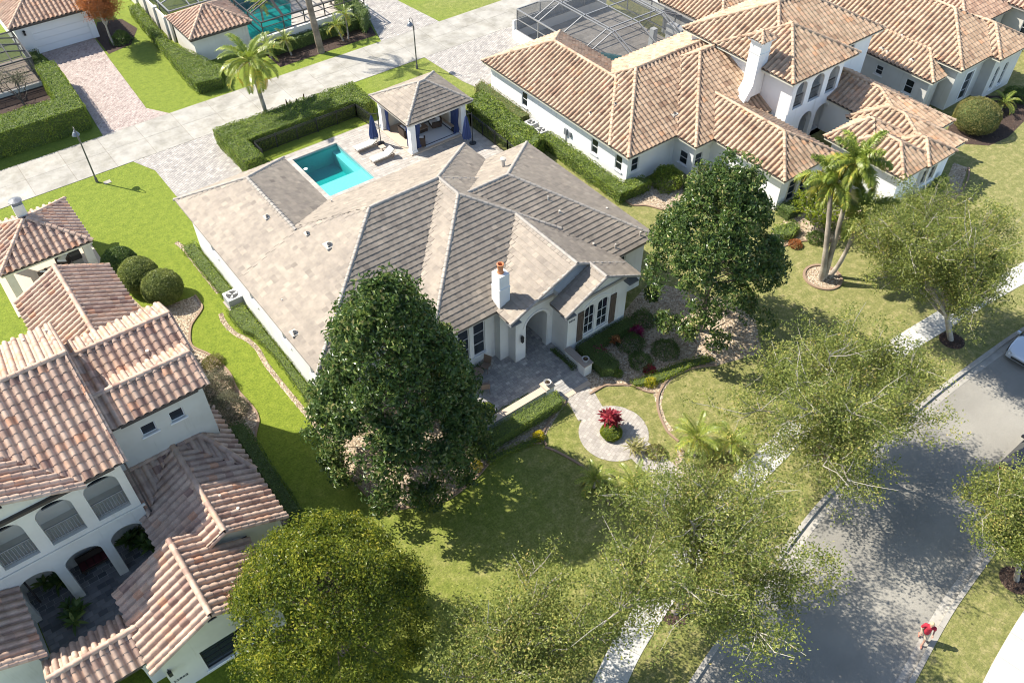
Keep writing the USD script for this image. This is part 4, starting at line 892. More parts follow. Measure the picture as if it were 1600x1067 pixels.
# planting beds
def stones(pol, n, seed, s0=.03, s1=.07):
    rng = np.random.default_rng(seed); x0, y0, x1, y1 = pol.bounds; P = rng.uniform((x0, y0), (x1, y1), (n * 3, 2)); P = P[shapely.contains_xy(pol, P[:, 0], P[:, 1])][:n]; k = len(P)
    O = np.array([[1, 0, 0], [0, 1, 0], [-1, 0, 0], [0, -1, 0], [0, 0, 1.0]]); s = rng.uniform(s0, s1, k); a = rng.uniform(0, 2 * PI, k); st = rng.uniform(.6, 1.5, k)
    V = O[None] * s[:, None, None]; V = V * np.stack([st, 1 / st, np.full(k, .7)], 1)[:, None, :]
    X = V[..., 0] * np.cos(a)[:, None] - V[..., 1] * np.sin(a)[:, None]; Y = V[..., 0] * np.sin(a)[:, None] + V[..., 1] * np.cos(a)[:, None]
    V = np.stack([X + P[:, :1], Y + P[:, 1:2], V[..., 2] + 0.008], -1).reshape(-1, 3)
    F = np.array([[0, 1, 4], [1, 2, 4], [2, 3, 4], [3, 0, 4]]); F = (F[None] + np.arange(k)[:, None, None] * 5).reshape(-1, 3)
    return M().add(V, F, np.repeat(np.clip(rng.normal(.55, .28, k), 0, 1), 5))
def edging_part(g, line, w=.12, h=.08, mat='edging_brown'):
    q = line.buffer(w / 2, cap_style=2); g.part('edging', M().poly(q, -.02, h), mat)
def bed(name, pol, edges=(), mat='pebble_ground', n=0, seed=1, smat='pebble', emat='edging_brown'):
    g = Thing(name, kind='structure'); pol = pol.buffer(0); g.part('bed_ground', M().sheet(pol, .006), mat)
    if n: g.part('stone_litter', stones(pol, n, seed), smat, kind='stuff')
    for e in edges: edging_part(g, sg.LineString(smooth_line(e, 6)), mat=emat)
    return g
eA = P2([(505, 642), (520, 700), (548, 745), (580, 780), (606, 794), (650, 791), (705, 777), (743, 747), (775, 714), (810, 698), (848, 692)])
eA2 = P2([(852, 699), (868, 705), (889, 716), (910, 729), (929, 745), (942, 766), (952, 789)]); eA3 = P2([(854, 696), (848, 682), (860, 655), (884, 628)])
bedA = sg.Polygon(eA + P2([(856, 672), (872, 648), (886, 630), (895, 618)]) + [(21.2, 24.6), (16.5, 24.9), (16.5, 30), (10.0, 31.2)])
bed('pebble_bed', bedA, [eA, eA2, eA3], n=5200, seed=2)
eB = P2([(1120, 571), (1080, 576), (1050, 588), (1033, 608), (1027, 630), (1033, 655), (1046, 678), (1060, 690)])
eB2 = P2([(922, 616), (942, 604), (963, 602), (989, 603), (1007, 611), (1022, 614)])
bedB = sg.Polygon(P2([(914, 598), (921, 616), (942, 605), (963, 603), (989, 604), (1007, 612), (1021, 615), (1026, 632), (1031, 653), (1044, 676), (1052, 672), (1040, 655), (1033, 632), (1038, 608), (1052, 590), (1080, 577), (1120, 571), (1190, 552), (1180, 500), (1140, 470), (1015, 440)]) + [(29.0, 26.6), (24.4, 26.7)])
bed('pebble_bed', bedB, [eB, eB2], n=4200, seed=3)
ring = sg.Point(42.15, 21.15).buffer(1.15, 20)
g = bed('palm_ring_bed', ring, [], n=700, seed=4); g.part('edging', M().poly(sg.Point(42.15, 21.15).buffer(1.28, 24).difference(sg.Point(42.15, 21.15).buffer(1.12, 24)), -.02, .10), 'edging_brown')
bed('pebble_bed', sg.Polygon(P2([(970, 300), (985, 319), (1010, 321), (1045, 329), (1085, 327), (1115, 300), (1100, 275), (1000, 285)])), [P2([(970, 302), (985, 320), (1010, 322), (1045, 330), (1085, 328)])], n=1500, seed=5)
bed('pebble_strip', sg.LineString(smooth_line(P2([(275, 379), (290, 392), (310, 417), (328, 440), (342, 458)]))).buffer(.15, cap_style=2), n=250, seed=6)
bed('pebble_strip', sg.LineString(smooth_line(P2([(345, 490), (352, 506), (366, 520), (388, 532), (402, 545), (418, 572), (440, 600), (470, 636), (492, 662), (512, 692)]))).buffer(.15, cap_style=2), n=450, seed=7)
bl = P2([(180, 440), (222, 480), (260, 478), (305, 462), (316, 478), (298, 512), (300, 540), (330, 556), (358, 582), (372, 610), (398, 640), (404, 655), (400, 692), (424, 740), (455, 790), (470, 812)])
bed('pebble_bed', sg.Polygon(bl + [(4.6, 26), (4.6, 36), (4.4, 47)]), [bl[3:]], n=2400, seed=8)
bed('pebble_bed', sg.Polygon(P2([(1200, 392), (1225, 384), (1255, 376), (1290, 378), (1312, 372), (1345, 352), (1352, 330), (1300, 318), (1230, 340), (1205, 365)])), [P2([(1200, 393), (1225, 385), (1255, 377), (1290, 379), (1312, 373), (1345, 353)])], n=900, seed=9)
bed('pebble_bed', sg.Polygon(P2([(1060, 692), (1088, 735), (1110, 765), (1075, 775), (1035, 745), (1058, 715)])), [], n=800, seed=10)
bed('shrub_bed', sg.Polygon(P2([(1480, 205), (1500, 225), (1545, 228), (1575, 215), (1600, 190), (1600, 150), (1540, 150), (1490, 180)])), [], 'mulch_ground', n=900, seed=11, smat='mulch_chip')
bed('lane_bed', sg.Polygon([(26.5, 68.3), (36.4, 68.3), (37.3, 71.4), (26.5, 71.4)]), [], 'mulch_ground', n=900, seed=12, smat='mulch_chip')
bed('cage_bed', sg.Polygon([(-4, 71), (8.6, 71), (8.8, 78.0), (-4, 78.0)]), [], 'mulch_ground', n=900, seed=13, smat='mulch_chip')
bed('patio_bed', sg.Polygon(P2([(758, 566), (776, 552), (806, 566), (797, 574), (786, 577), (770, 574)])).difference(sg.box(0, 28.7, 40, 40)), [], 'mulch_ground', n=200, seed=14, smat='mulch_chip').path
bed('villa_front_bed', sg.Polygon(P2([(1408, 345), (1440, 352), (1500, 300), (1512, 262), (1490, 255), (1475, 290), (1395, 330)])), [P2([(1440, 354), (1500, 302), (1513, 262)])], n=500, seed=15)
bed('myrtle_bed', sg.Polygon(P2([(150, 60), (170, 85), (205, 70), (215, 45), (190, 30), (152, 35)])), [], 'mulch_ground', n=200, seed=16, smat='mulch_chip')
bed('tree_ring', sg.Point(31.87, 1.4).buffer(.75), [], 'mulch_ground', n=300, seed=17, smat='mulch_chip')
for i, (x, y) in enumerate(((17.6, 10.3), (30.7, 11.9), (43.8, 12.6))): bed('tree_ring', sg.Point(x, y).buffer(.75), [], 'mulch_ground', n=200, seed=18 + i, smat='mulch_chip')

# the pool
x0, x1, y0, y1 = POOL
pl = Thing('swimming_pool', 'rectangular turquoise pool behind the white house', 'swimming pool', ((x0 + x1) / 2, (y0 + y1) / 2, 0))
m = M().box(x0 - .12, x0, y0 - .12, y1 + .12, -2.0, -.003).box(x1, x1 + .12, y0 - .12, y1 + .12, -2.0, -.003).box(x0, x1, y0 - .12, y0, -2.0, -.003).box(x0, x1, y1, y1 + .12, -2.0, -.003)
m.box(x0, x1, y0, y0 + 2.3, -2, -.48).box(x0, x1, y0 + 2.3, y1, -2.0, -1.7).box(x1 - .5, x1, y0 + 2.3, y1, -2, -.62)
pl.part('basin', m, 'pool_plaster')
pl.part('water', M().box(x0 - .04, x1 + .04, y0 - .04, y1 + .04, -2.05, -.13), 'water')
m = M(); rng = np.random.default_rng(8)
for k in np.arange(x0 - .3, x1 + .3, .45):
    for ya, yb in ((y0 - .3, y0 + .03), (y1 - .03, y1 + .3)): pl.part('coping_stone', M().box(k + .006, min(k + .444, x1 + .3), ya, yb, -.03, .045, rng.random()), 'paver_shell')
for k in np.arange(y0 + .036, y1 - .05, .45):
    for xa, xb in ((x0 - .3, x0 + .03), (x1 - .03, x1 + .3)): pl.part('coping_stone', M().box(xa, xb, k + .006, min(k + .444, y1 - .036), -.03, .045, rng.random()), 'paver_shell')
pl.part('tile_band', M().box(x0 + .002, x0 + .02, y0, y1, -.28, -.04).box(x1 - .02, x1 - .002, y0, y1, -.28, -.04).box(x0 + .02, x1 - .02, y1 - .02, y1 - .002, -.28, -.04), 'pool_tile')
pl.part('skimmer_float', M().lathe([(0, -.16), (.16, -.15), (.17, -.10), (.1, -.05), (0, -.04)], (20.95, 53.2, 0), 12), 'trim_white')
for nm, pol, dk, lab in (('neighbour_pool', POOLM, sg.box(26.6, 71.6, 37.2, 86), 'pool under the bar frame cage across the lane'), ('caged_pool', POOLR, sg.box(46.5, 47.1, 57.4, 60), 'pool inside the grey screen cage of the right hand villa')):
    pw = Thing(nm, 'turquoise ' + lab, 'swimming pool', (*pol.centroid.coords[0], 0))
    pw.part('basin', M().poly(pol.buffer(.08).difference(pol.buffer(-.02)), -1.5, -.004).sheet(pol.buffer(.02), -1.2), 'pool_plaster'); pw.part('water', M().poly(pol.buffer(.01), -1.25, -.13), 'water')
    pave('cage_deck', dk.difference(pol), .6, .6, 'paver_shell', seed=30, top=60)

# ------------------------------------------------------------------ garden walls, fences, cages
gw = Thing('garden_wall', 'low white wall with tan stone cap and urns in front of the patio', 'wall', (19, 24.4, 0))
m = M().box(16.95, 20.95, 24.22, 24.52, -.1, .62); gw.part('wall', m, 'white_stucco')
for k in range(7):
    a = 16.96 + k * (3.98 / 7); gw.part('cap_stone', M().box(a + .004, a + 3.98 / 7 - .004, 24.15, 24.59, .623, .70), 'cap_stone')
for x in (16.42, 20.98):
    gw.part('pier', M().box(x, x + .56, 24.1, 24.66, -.1, .80), 'white_stucco'); gw.part('pier_cap', M().box(x - .05, x + .61, 24.05, 24.71, .803, .89), 'cap_stone')
gw.part('side_wall', M().box(16.45, 16.75, 24.68, 28.6, -.1, .62), 'white_stucco'); gw.part('side_cap', M().box(16.38, 16.82, 24.72, 28.6, .623, .70), 'cap_stone_grey')
g2 = Thing('garden_wall', 'low white wall with grey stone cap right of the entry opening', 'wall', (24.1, 25.3, 0))
g2.part('wall', M().box(23.98, 24.28, 24.75, 26.04, -.1, .66), 'white_stucco'); g2.part('cap_stone', M().box(23.91, 24.35, 24.75, 26.03, .663, .74), 'cap_stone_grey')
g2.part('pier', M().box(23.86, 24.42, 24.1, 24.68, -.1, .86), 'white_stucco'); g2.part('pier_cap', M().box(23.81, 24.47, 24.05, 24.73, .863, .95), 'cap_stone_grey')
single('entry_step', M().box(21.6, 23.84, 23.42, 23.74, -.05, .05), 'cap_stone', 'tan stone step edge between the two garden wall piers', 'step')
def urn(x, y, z, lab):
    u = Thing('planter_urn', lab, 'urn', (x, y, z))
    u.part('bowl', M().lathe([(0, z), (.13, z), (.10, z + .05), (.17, z + .14), (.22, z + .24), (.235, z + .25), (.22, z + .255), (.19, z + .22), (0, z + .20)], (x, y, 0), 18), 'urn_stone')
    u.part('soil', M().lathe([(.185, z + .215), (0, z + .222)], (x, y, 0), 12), 'mulch_ground')
    rng = np.random.default_rng(int(x * 10)); m = M()
    for k in range(14):
        a = rng.uniform(0, 2 * PI); t = rng.uniform(.05, .2); L = rng.uniform(.12, .32); d = np.array([math.cos(a) * t, math.sin(a) * t, L]); p = np.array([x, y, z + .21]); s = np.array([-math.sin(a), math.cos(a), 0]) * .012
        m.add([p - s, p + s, p + d + s * .2, p + d - s * .2], [[0, 1, 2, 3]], rng.random())
    u.part('plant', m, 'leaf_olive')
urn(21.26, 24.38, .89, 'stone urn with wispy plant on the right pier of the capped garden wall'); urn(16.7, 24.38, .89, 'stone urn on the left pier of the garden wall beside the lime bush'); urn(24.14, 24.39, .95, 'stone urn on the grey capped pier right of the steps')

def iron_fence(lab, pts, h=1.25, gap=.115):
    f = Thing('iron_fence', lab, 'fence', (*pts[0], 0), 'iron fences round the pool'); rails, pick = M(), M()
    for (a, b) in zip(pts[:-1], pts[1:]):
        a, b = np.array(a), np.array(b); L = np.linalg.norm(b - a); n = max(1, round(L / 1.9))
        for z in (.12, h - .15, h - .02): rails.bar((*a, z), (*b, z), .035)
        for k in range(n + 1):
            p = a + (b - a) * k / n; f.part('post', M().bar((*p, 0), (*p, h + .06), .06), 'iron')
        for k in np.arange(gap, L, gap): p = a + (b - a) * k / L; pick.bar((*p, .08), (*p, h), .018)
    f.part('rail', rails, 'iron'); f.part('picket_row', pick, 'iron', kind='stuff')
iron_fence('black iron fence in front of the clipped hedge behind the pool', [(18.75, 55.6), (18.75, 57.0), (27.7, 57.0), (27.9, 54.9)])
iron_fence('black iron fence right of the pavilion beside the dark green hedge', [(34.3, 53.9), (34.3, 50.2), (34.25, 45.2), (34.0, 42.4)])

def cage(name, lab, x0, x1, y0, y1, zw, zr, inset, nx, ny, base=0.0, mat='aluminium_bronze', screens=True, roof_skip=()):
    """a screened pool cage: posts, rails, a raised roof and screen panels"""
    g = Thing(name, lab, 'pool cage', ((x0 + x1) / 2, (y0 + y1) / 2, 0)); X = np.linspace(x0, x1, nx + 1); Y = np.linspace(y0, y1, ny + 1); w = .085
    def rz(x, y):
        t = min(x - x0, x1 - x, y - y0, y1 - y); return zw + (zr - zw) * min(1, max(0, t) / inset)
    for x in X:
        for y in (y0, y1): g.part('post', M().bar((x, y, base), (x, y, zw), w), mat)
    for y in Y[1:-1]:
        for x in (x0, x1): g.part('post', M().bar((x, y, base), (x, y, zw), w), mat)
    for z in (base + .05, (base + zw) / 2 + .1, zw):
        for a, b in (((x0, y0), (x1, y0)), ((x0, y1), (x1, y1)), ((x0, y0), (x0, y1)), ((x1, y0), (x1, y1))): g.part('rail', M().bar((*a, z), (*b, z), w * (1.2 if z == zw else .8)), mat)
    XS = sorted(set([x0, x0 + inset, x1 - inset, x1]) | set(X[1:-1])); YS = sorted(set([y0, y0 + inset, y1 - inset, y1]) | set(Y[1:-1]))
    for x in list(X[1:-1]) + [x0 + inset, x1 - inset]: 
        for a, b in zip(YS[:-1], YS[1:]): g.part('roof_beam', M().bar((x, a, rz(x, a)), (x, b, rz(x, b)), w * 1.1), mat)
    for y in list(Y[1:-1]) + [y0 + inset, y1 - inset]:
        for a, b in zip(XS[:-1], XS[1:]): g.part('roof_beam', M().bar((a, y, rz(a, y)), (b, y, rz(b, y)), w * 1.1), mat)
    if screens:
        for a, b in zip(XS[:-1], XS[1:]):
            for c, d in zip(YS[:-1], YS[1:]):
                if b - a < .02 or d - c < .02: continue
                g.part('screen_panel', M().add([[a, c, rz(a, c) + .01], [b, c, rz(b, c) + .01], [b, d, rz(b, d) + .01], [a, d, rz(a, d) + .01]], [[0, 1, 2, 3]]), 'insect_screen')
        for a, b in zip(X[:-1], X[1:]):
            for y in (y0, y1): g.part('screen_panel', M().add([[a, y, base], [b, y, base], [b, y, zw], [a, y, zw]], [[0, 1, 2, 3]]), 'insect_screen')
        for a, b in zip(Y[:-1], Y[1:]):
            for x in (x0, x1): g.part('screen_panel', M().add([[x, a, base], [x, b, base], [x, b, zw], [x, a, zw]], [[0, 1, 2, 3]]), 'insect_screen')
    return g
g = cage('pool_cage', 'grey screened pool cage with raised roof behind the right hand tile roof villa', 46.3, 57.2, 47.2, 59.6, 2.9, 3.9, 2.4, 4, 4, .9, 'aluminium_grey')
g.part('base_wall', M().box(46.0, 46.3, 53.6, 59.7, -.05, .9).box(46.3, 57.4, 59.6, 59.9, -.05, .9), 'bright_stucco')
g.part('side_wall', M().box(46.2, 57, 59.95, 60.1, -.05, 1.7), 'bright_stucco')
single('pavilion_column', M().box(53.6, 54.1, 49.4, 49.9, -.05, 2.7).box(55.6, 56.3, 48.0, 49.8, -.05, 2.6), 'bright_stucco', 'white lanai columns inside the grey screened pool cage', 'column')
g = cage('pool_cage', 'dark barred pool cage in front of the wide garage door, left edge', -4, 8.85, 78.1, 84.0, 2.5, 2.9, 1.5, 4, 2, .15)
g.part('deck', M().box(-4, 8.8, 78.15, 84, .0, .10), 'cap_stone'); g.part('base_wall', M().box(-4, 8.95, 77.9, 78.1, -.05, .35), 'cream_stucco')
g = cage('pool_cage', 'dark barred pool cage beyond the cream wall across the lane', 26.9, 37.3, 71.7, 86, 2.7, 3.6, 2.2, 5, 5, 1.5, screens=False)
g.part('base_wall', M().box(26.55, 37.5, 71.35, 71.65, -.05, 1.5).box(37.2, 37.5, 71.66, 86, -.05, 1.5), 'cream_stucco')
g = Thing('pilaster_wall', 'cream garden wall with pilasters beside the long hedge across the lane', 'wall', (20.9, 81, 0))
g.part('wall', M().box(20.85, 21.05, 78.4, 92, -.05, 2.0), 'cream_stucco')
for y in np.arange(79.2, 92, 2.6): g.part('pilaster', M().box(20.68, 21.12, y, y + .42, -.05, 2.12), 'cream_stucco')
g = cage('pool_cage', 'grey screened cage behind the pilaster wall, top edge', 21.3, 33, 79, 90, 2.6, 3.2, 2, 4, 4, .1, 'aluminium_grey')
# ------------------------------------------------------------------ foliage
def leaf_cards(P, N, size, rng, asp=.5, flat=.5, tone=None, fold=.18):
    """one folded rhombic leaf per point; N is the way the leaf's face tends to look"""
    k = len(P); n = N * flat + rng.normal(0, 1, (k, 3)) * (1 - flat) * .9; n /= np.maximum(np.linalg.norm(n, axis=1, keepdims=True), 1e-9)
    t = rng.normal(0, 1, (k, 3)); t -= (t * n).sum(1, keepdims=True) * n; t /= np.maximum(np.linalg.norm(t, axis=1, keepdims=True), 1e-9); b = np.cross(n, t)
    s = (size * rng.uniform(.7, 1.3, k))[:, None]
    V = np.stack([P - t * s / 2, P + b * s * asp / 2 + n * s * fold, P + t * s / 2 - n * s * .1, P - b * s * asp / 2 + n * s * fold], 1).reshape(-1, 3)
    F = np.array([[0, 1, 2], [0, 2, 3]]); F = (F[None] + np.arange(k)[:, None, None] * 4).reshape(-1, 3)
    tn = np.clip(rng.normal(.45, .25, k), 0, 1) if tone is None else np.clip(tone + rng.normal(0, .22, k), 0, 1)
    return V, F, np.repeat(tn, 4)
def rough(p, scale, seed): return meshkit.fbm(np.asarray(p) * scale, 3, seed) - .5
def hedge(label, pol, z1, mat='leaf_hedge', size=.11, dens=190, z0=0.0, seed=1, name='clipped_hedge', group=None, bump=.14, cat='hedge'):
    rng = np.random.default_rng(seed); pol = pol.buffer(0)
    h = Thing(name, label, cat, (*pol.centroid.coords[0], 0), group)
    core = pol.buffer(-.13, join_style=2)
    h.part('branches', M().poly(core if not core.is_empty else pol.buffer(-.05), max(z0, 0) - .05 if z0 == 0 else z0, z1 - .10), 'hedge_core')
    x0, y0, x1, y1 = pol.bounds; n = int(pol.area * dens); Q = rng.uniform((x0, y0), (x1, y1), (int(n * (x1 - x0) * (y1 - y0) / pol.area) + 20, 2)); Q = Q[shapely.contains_xy(pol, Q[:, 0], Q[:, 1])]
    Ps = [np.c_[Q, np.full(len(Q), z1)]]; Ns = [np.tile([0, 0, 1.0], (len(Q), 1))]
    ring = sg.polygon.orient(pol).exterior; L = ring.length; m = int(L * (z1 - z0) * dens); s = rng.uniform(0, L, m); zz = rng.uniform(z0 + .02, z1, m)
    co = np.array(ring.coords); seg = np.r_[0, np.cumsum(np.linalg.norm(np.diff(co, axis=0), axis=1))]; ix = np.clip(np.searchsorted(seg, s, 'right') - 1, 0, len(co) - 2); f = (s - seg[ix]) / np.maximum(seg[ix + 1] - seg[ix], 1e-9)
    p = co[ix] + (co[ix + 1] - co[ix]) * f[:, None]; d = co[ix + 1] - co[ix]; d /= np.maximum(np.linalg.norm(d, axis=1, keepdims=True), 1e-9)
    Ps.append(np.c_[p, zz]); Ns.append(np.c_[d[:, 1], -d[:, 0], np.full(m, .15)])
    P, N = np.vstack(Ps), np.vstack(Ns); P = P + N * (rough(P, 1.3, seed) * 2 * bump + rough(P, 5, seed + 3) * .12 + rng.normal(0, .022, len(P)) - .02)[:, None]
    tone = .45 + rough(P, 2.5, seed + 9) * .6
    h.part('foliage', M().add(*leaf_cards(P, N, size, rng, .62, .66, tone)), mat, kind='stuff')
    return h
plain('hedge_core', (0.075, 0.105, 0.026), 0.95, bump=(9, 1.0, 0.08))
def hedge_px(label, px, z1, **k): return hedge(label, sg.Polygon(P2(px, z1)), z1, **k)
def ball(label, x, y, r, rz, mat='leaf_topiary', size=.10, n=9000, seed=1, group=None, name='round_shrub', lift=0.0, cat='shrub'):
    rng = np.random.default_rng(seed); h = Thing(name, label, cat, (x, y, 0), group); cz = rz * .86 + lift
    d = rng.normal(0, 1, (n, 3)); d /= np.linalg.norm(d, axis=1, keepdims=True); d = d[d[:, 2] > -.72]
    k = 1 + rough(d, 2.2, seed) * .10 + rough(d, 9, seed + 4) * .10 + rng.normal(0, .018, len(d)); P = np.array([x, y, cz]) + d * np.array([r, r, rz]) * k[:, None]
    s = trimesh.creation.icosphere(3); s.vertices = s.vertices * np.array([r, r, rz]) * .90 + [x, y, cz]; h.part('branches', M().tm(s), 'hedge_core')
    h.part('trunk', M().tube([(x, y, -.05), (x, y, cz)], .07, 6), 'bark_dark')
    h.part('foliage', M().add(*leaf_cards(P, d, size, rng, .62, .5, .45 + rough(d, 3, seed + 8) * .5)), mat, kind='stuff')
    return h
def shrub(label, x, y, r, h, mat='leaf_hedge', size=.11, n=900, seed=1, group=None, name='shrub', cat='shrub', asp=.5, core=True):
    rng = np.random.default_rng(seed); t = Thing(name, label, cat, (x, y, 0), group); d = rng.normal(0, 1, (n, 3)); d /= np.linalg.norm(d, axis=1, keepdims=True); d[:, 2] = np.abs(d[:, 2])
    k = (.62 + .38 * rng.random(n) ** .5) * (1 + rough(d, 1.8, seed) * .7); P = np.array([x, y, .05]) + d * np.array([r, r, h]) * k[:, None]
    m = M()
    for i in range(7): 
        a = rng.uniform(0, 2 * PI); q = rng.uniform(.3, .8); m.tube([(x, y, -.03), (x + math.cos(a) * r * q * .5, y + math.sin(a) * r * q * .5, h * .45), (x + math.cos(a) * r * q, y + math.sin(a) * r * q, h * .75)], [.02, .014, .006], 4, cap=False)
    t.part('stem', m, 'bark_dark'); t.part('foliage', M().add(*leaf_cards(P, d, size, rng, asp, .4, .5 + rough(d, 3, seed + 2) * .6)), mat, kind='stuff')
    return t
def strap_plant(label, x, y, z, heads, blades, length, width, mat, seed=1, name='strap_leaf_plant', cat='plant', group=None, spread=.35, up=.8, stem=True):
    """rosettes of strap leaves on short stems"""
    rng = np.random.default_rng(seed); t = Thing(name, label, cat, (x, y, z), group); leaves = M(); st = M()
    for hd in range(heads):
        a = rng.uniform(0, 2 * PI); q = spread * math.sqrt(rng.random()); o = np.array([x + math.cos(a) * q, y + math.sin(a) * q, z + (rng.uniform(.25, .75) * up if stem else .02)])
        if stem: st.tube([(x + math.cos(a) * q * .4, y + math.sin(a) * q * .4, z - .03), o], [.02, .015], 5)
        for b in range(blades):
            az = b * 2.399 + rng.uniform(-.3, .3); el = rng.uniform(.15, 1.25); L = length * rng.uniform(.7, 1.15); d = np.array([math.cos(az) * math.cos(el), math.sin(az) * math.cos(el), math.sin(el)]); sd = np.array([-math.sin(az), math.cos(az), 0]) * width / 2
            pts = [o + d * L * f + np.array([0, 0, -.35 * L * f * f]) for f in (0, .35, .7, 1.0)]; ws = (.5, 1, .8, .05); V = []
            for p, w in zip(pts, ws): V += [p - sd * w, p + sd * w]
            leaves.add(V, [[0, 1, 3, 2], [2, 3, 5, 4], [4, 5, 7, 6]], float(np.clip(rng.normal(.5, .25), 0, 1)))
    if stem: t.part('stem', st, 'bark_dark')
    t.part('foliage', leaves, mat, kind='stuff')
    return t
def frond_mesh(base, az, el, L, rng, droop=1.0, leaflets=34, ll=.42, lw=.035, vee=.5, plume=False, tone=.5):
    """a feather palm frond: arching rib and leaflets"""
    n = 12; f = np.linspace(0, 1, n); h = np.array([math.cos(az), math.sin(az), 0]); ang = el - droop * f ** 1.4 * 1.5
    seg = L / (n - 1); p = [np.asarray(base, float)]
    for i in range(1, n): p.append(p[-1] + (h * math.cos(ang[i]) + np.array([0, 0, math.sin(ang[i])])) * seg)
    p = np.array(p); m = M().tube(p, np.linspace(.028, .006, n), 4, tone=min(1, tone + .25), cap=False)
    side = np.array([-math.sin(az), math.cos(az), 0])
    for k in range(leaflets):
        u = .14 + .86 * (k + .5) / leaflets; i = min(n - 2, int(u * (n - 1))); w = u * (n - 1) - i; q = p[i] * (1 - w) + p[i + 1] * w; d = p[i + 1] - p[i]; d /= np.linalg.norm(d); upv = np.cross(side, d); upv *= np.sign(upv[2]) or 1
        l = ll * math.sin(PI * (.12 + .83 * u)) ** .6 * rng.uniform(.85, 1.1)
        for s in (-1, 1):
            r = rng.uniform(-1.1, 1.1) if plume else vee * rng.uniform(.6, 1.2)
            o = side * s * math.cos(r) * .85 + upv * math.sin(r) * .85 + d * .55; o /= np.linalg.norm(o); tip = q + o * l + np.array([0, 0, -.30 * l]); mid = q + o * l * .5 + np.array([0, 0, .02]); wv = np.cross(o, upv); wv = wv / max(np.linalg.norm(wv), 1e-6) * lw / 2
            m.add([q - wv * .5, q + wv * .5, mid + wv, mid - wv, tip], [[0, 1, 2], [0, 2, 3], [3, 2, 4]], float(np.clip(rng.normal(tone, .15), 0, 1)))
    return m
def palm(label, path, r0, r1, nf, L, seed=1, mat='leaf_palm', trunk='palm_trunk', name='palm_tree', group=None, crownshaft=None, rings=True, el=(-.5, 1.35), plume=False, ll=.42, old=0, leaflets=34, cat='palm tree', lw=.035):
    rng = np.random.default_rng(seed); t = Thing(name, label, cat, path[0], group)
    p = np.array(smooth3(path, 14)); n = len(p); rr = np.linspace(r0, r1, n) * (1 + (.05 * np.sin(np.arange(n) * 2.4) if rings else 0)); tn = np.repeat(.55 + .35 * np.sin(np.arange(n) * 2.1), 10)
    m = M().tube(p, rr, 10, tone=tn, cap=False); t.part('trunk', m, trunk)
    if crownshaft: t.part('crownshaft', M().tube([p[-1] - [0, 0, .1], p[-1] + [0, 0, crownshaft * .5], p[-1] + [0, 0, crownshaft]], [r1 * 1.15, r1 * 1.25, r1 * .5], 10), 'palm_shaft')
    top = p[-1] + np.array([0, 0, (crownshaft or 0.05) * .9])
    for k in range(nf):
        e = el[0] + (el[1] - el[0]) * ((k + .5) / nf) ** .8; az = k * 2.399 + rng.uniform(-.25, .25)
        t.part('frond', frond_mesh(top, az, e, L * rng.uniform(.85, 1.1), rng, .75 + .35 * (1 - k / nf), leaflets, ll, lw, plume=plume, tone=.75 - .35 * (k / nf) if k >= old else .95), mat if k >= old else 'leaf_palm_gold')
    return t
plain('palm_shaft', (0.16, 0.20, 0.06), 0.5)
def smooth3(path, n):
    from scipy.interpolate import CubicSpline
    p = np.array(path, float)
    if len(p) == 2: return p[0] + (p[1] - p[0]) * np.linspace(0, 1, n)[:, None]
    return CubicSpline(np.arange(len(p)), p, axis=0)(np.linspace(0, len(p) - 1, n))
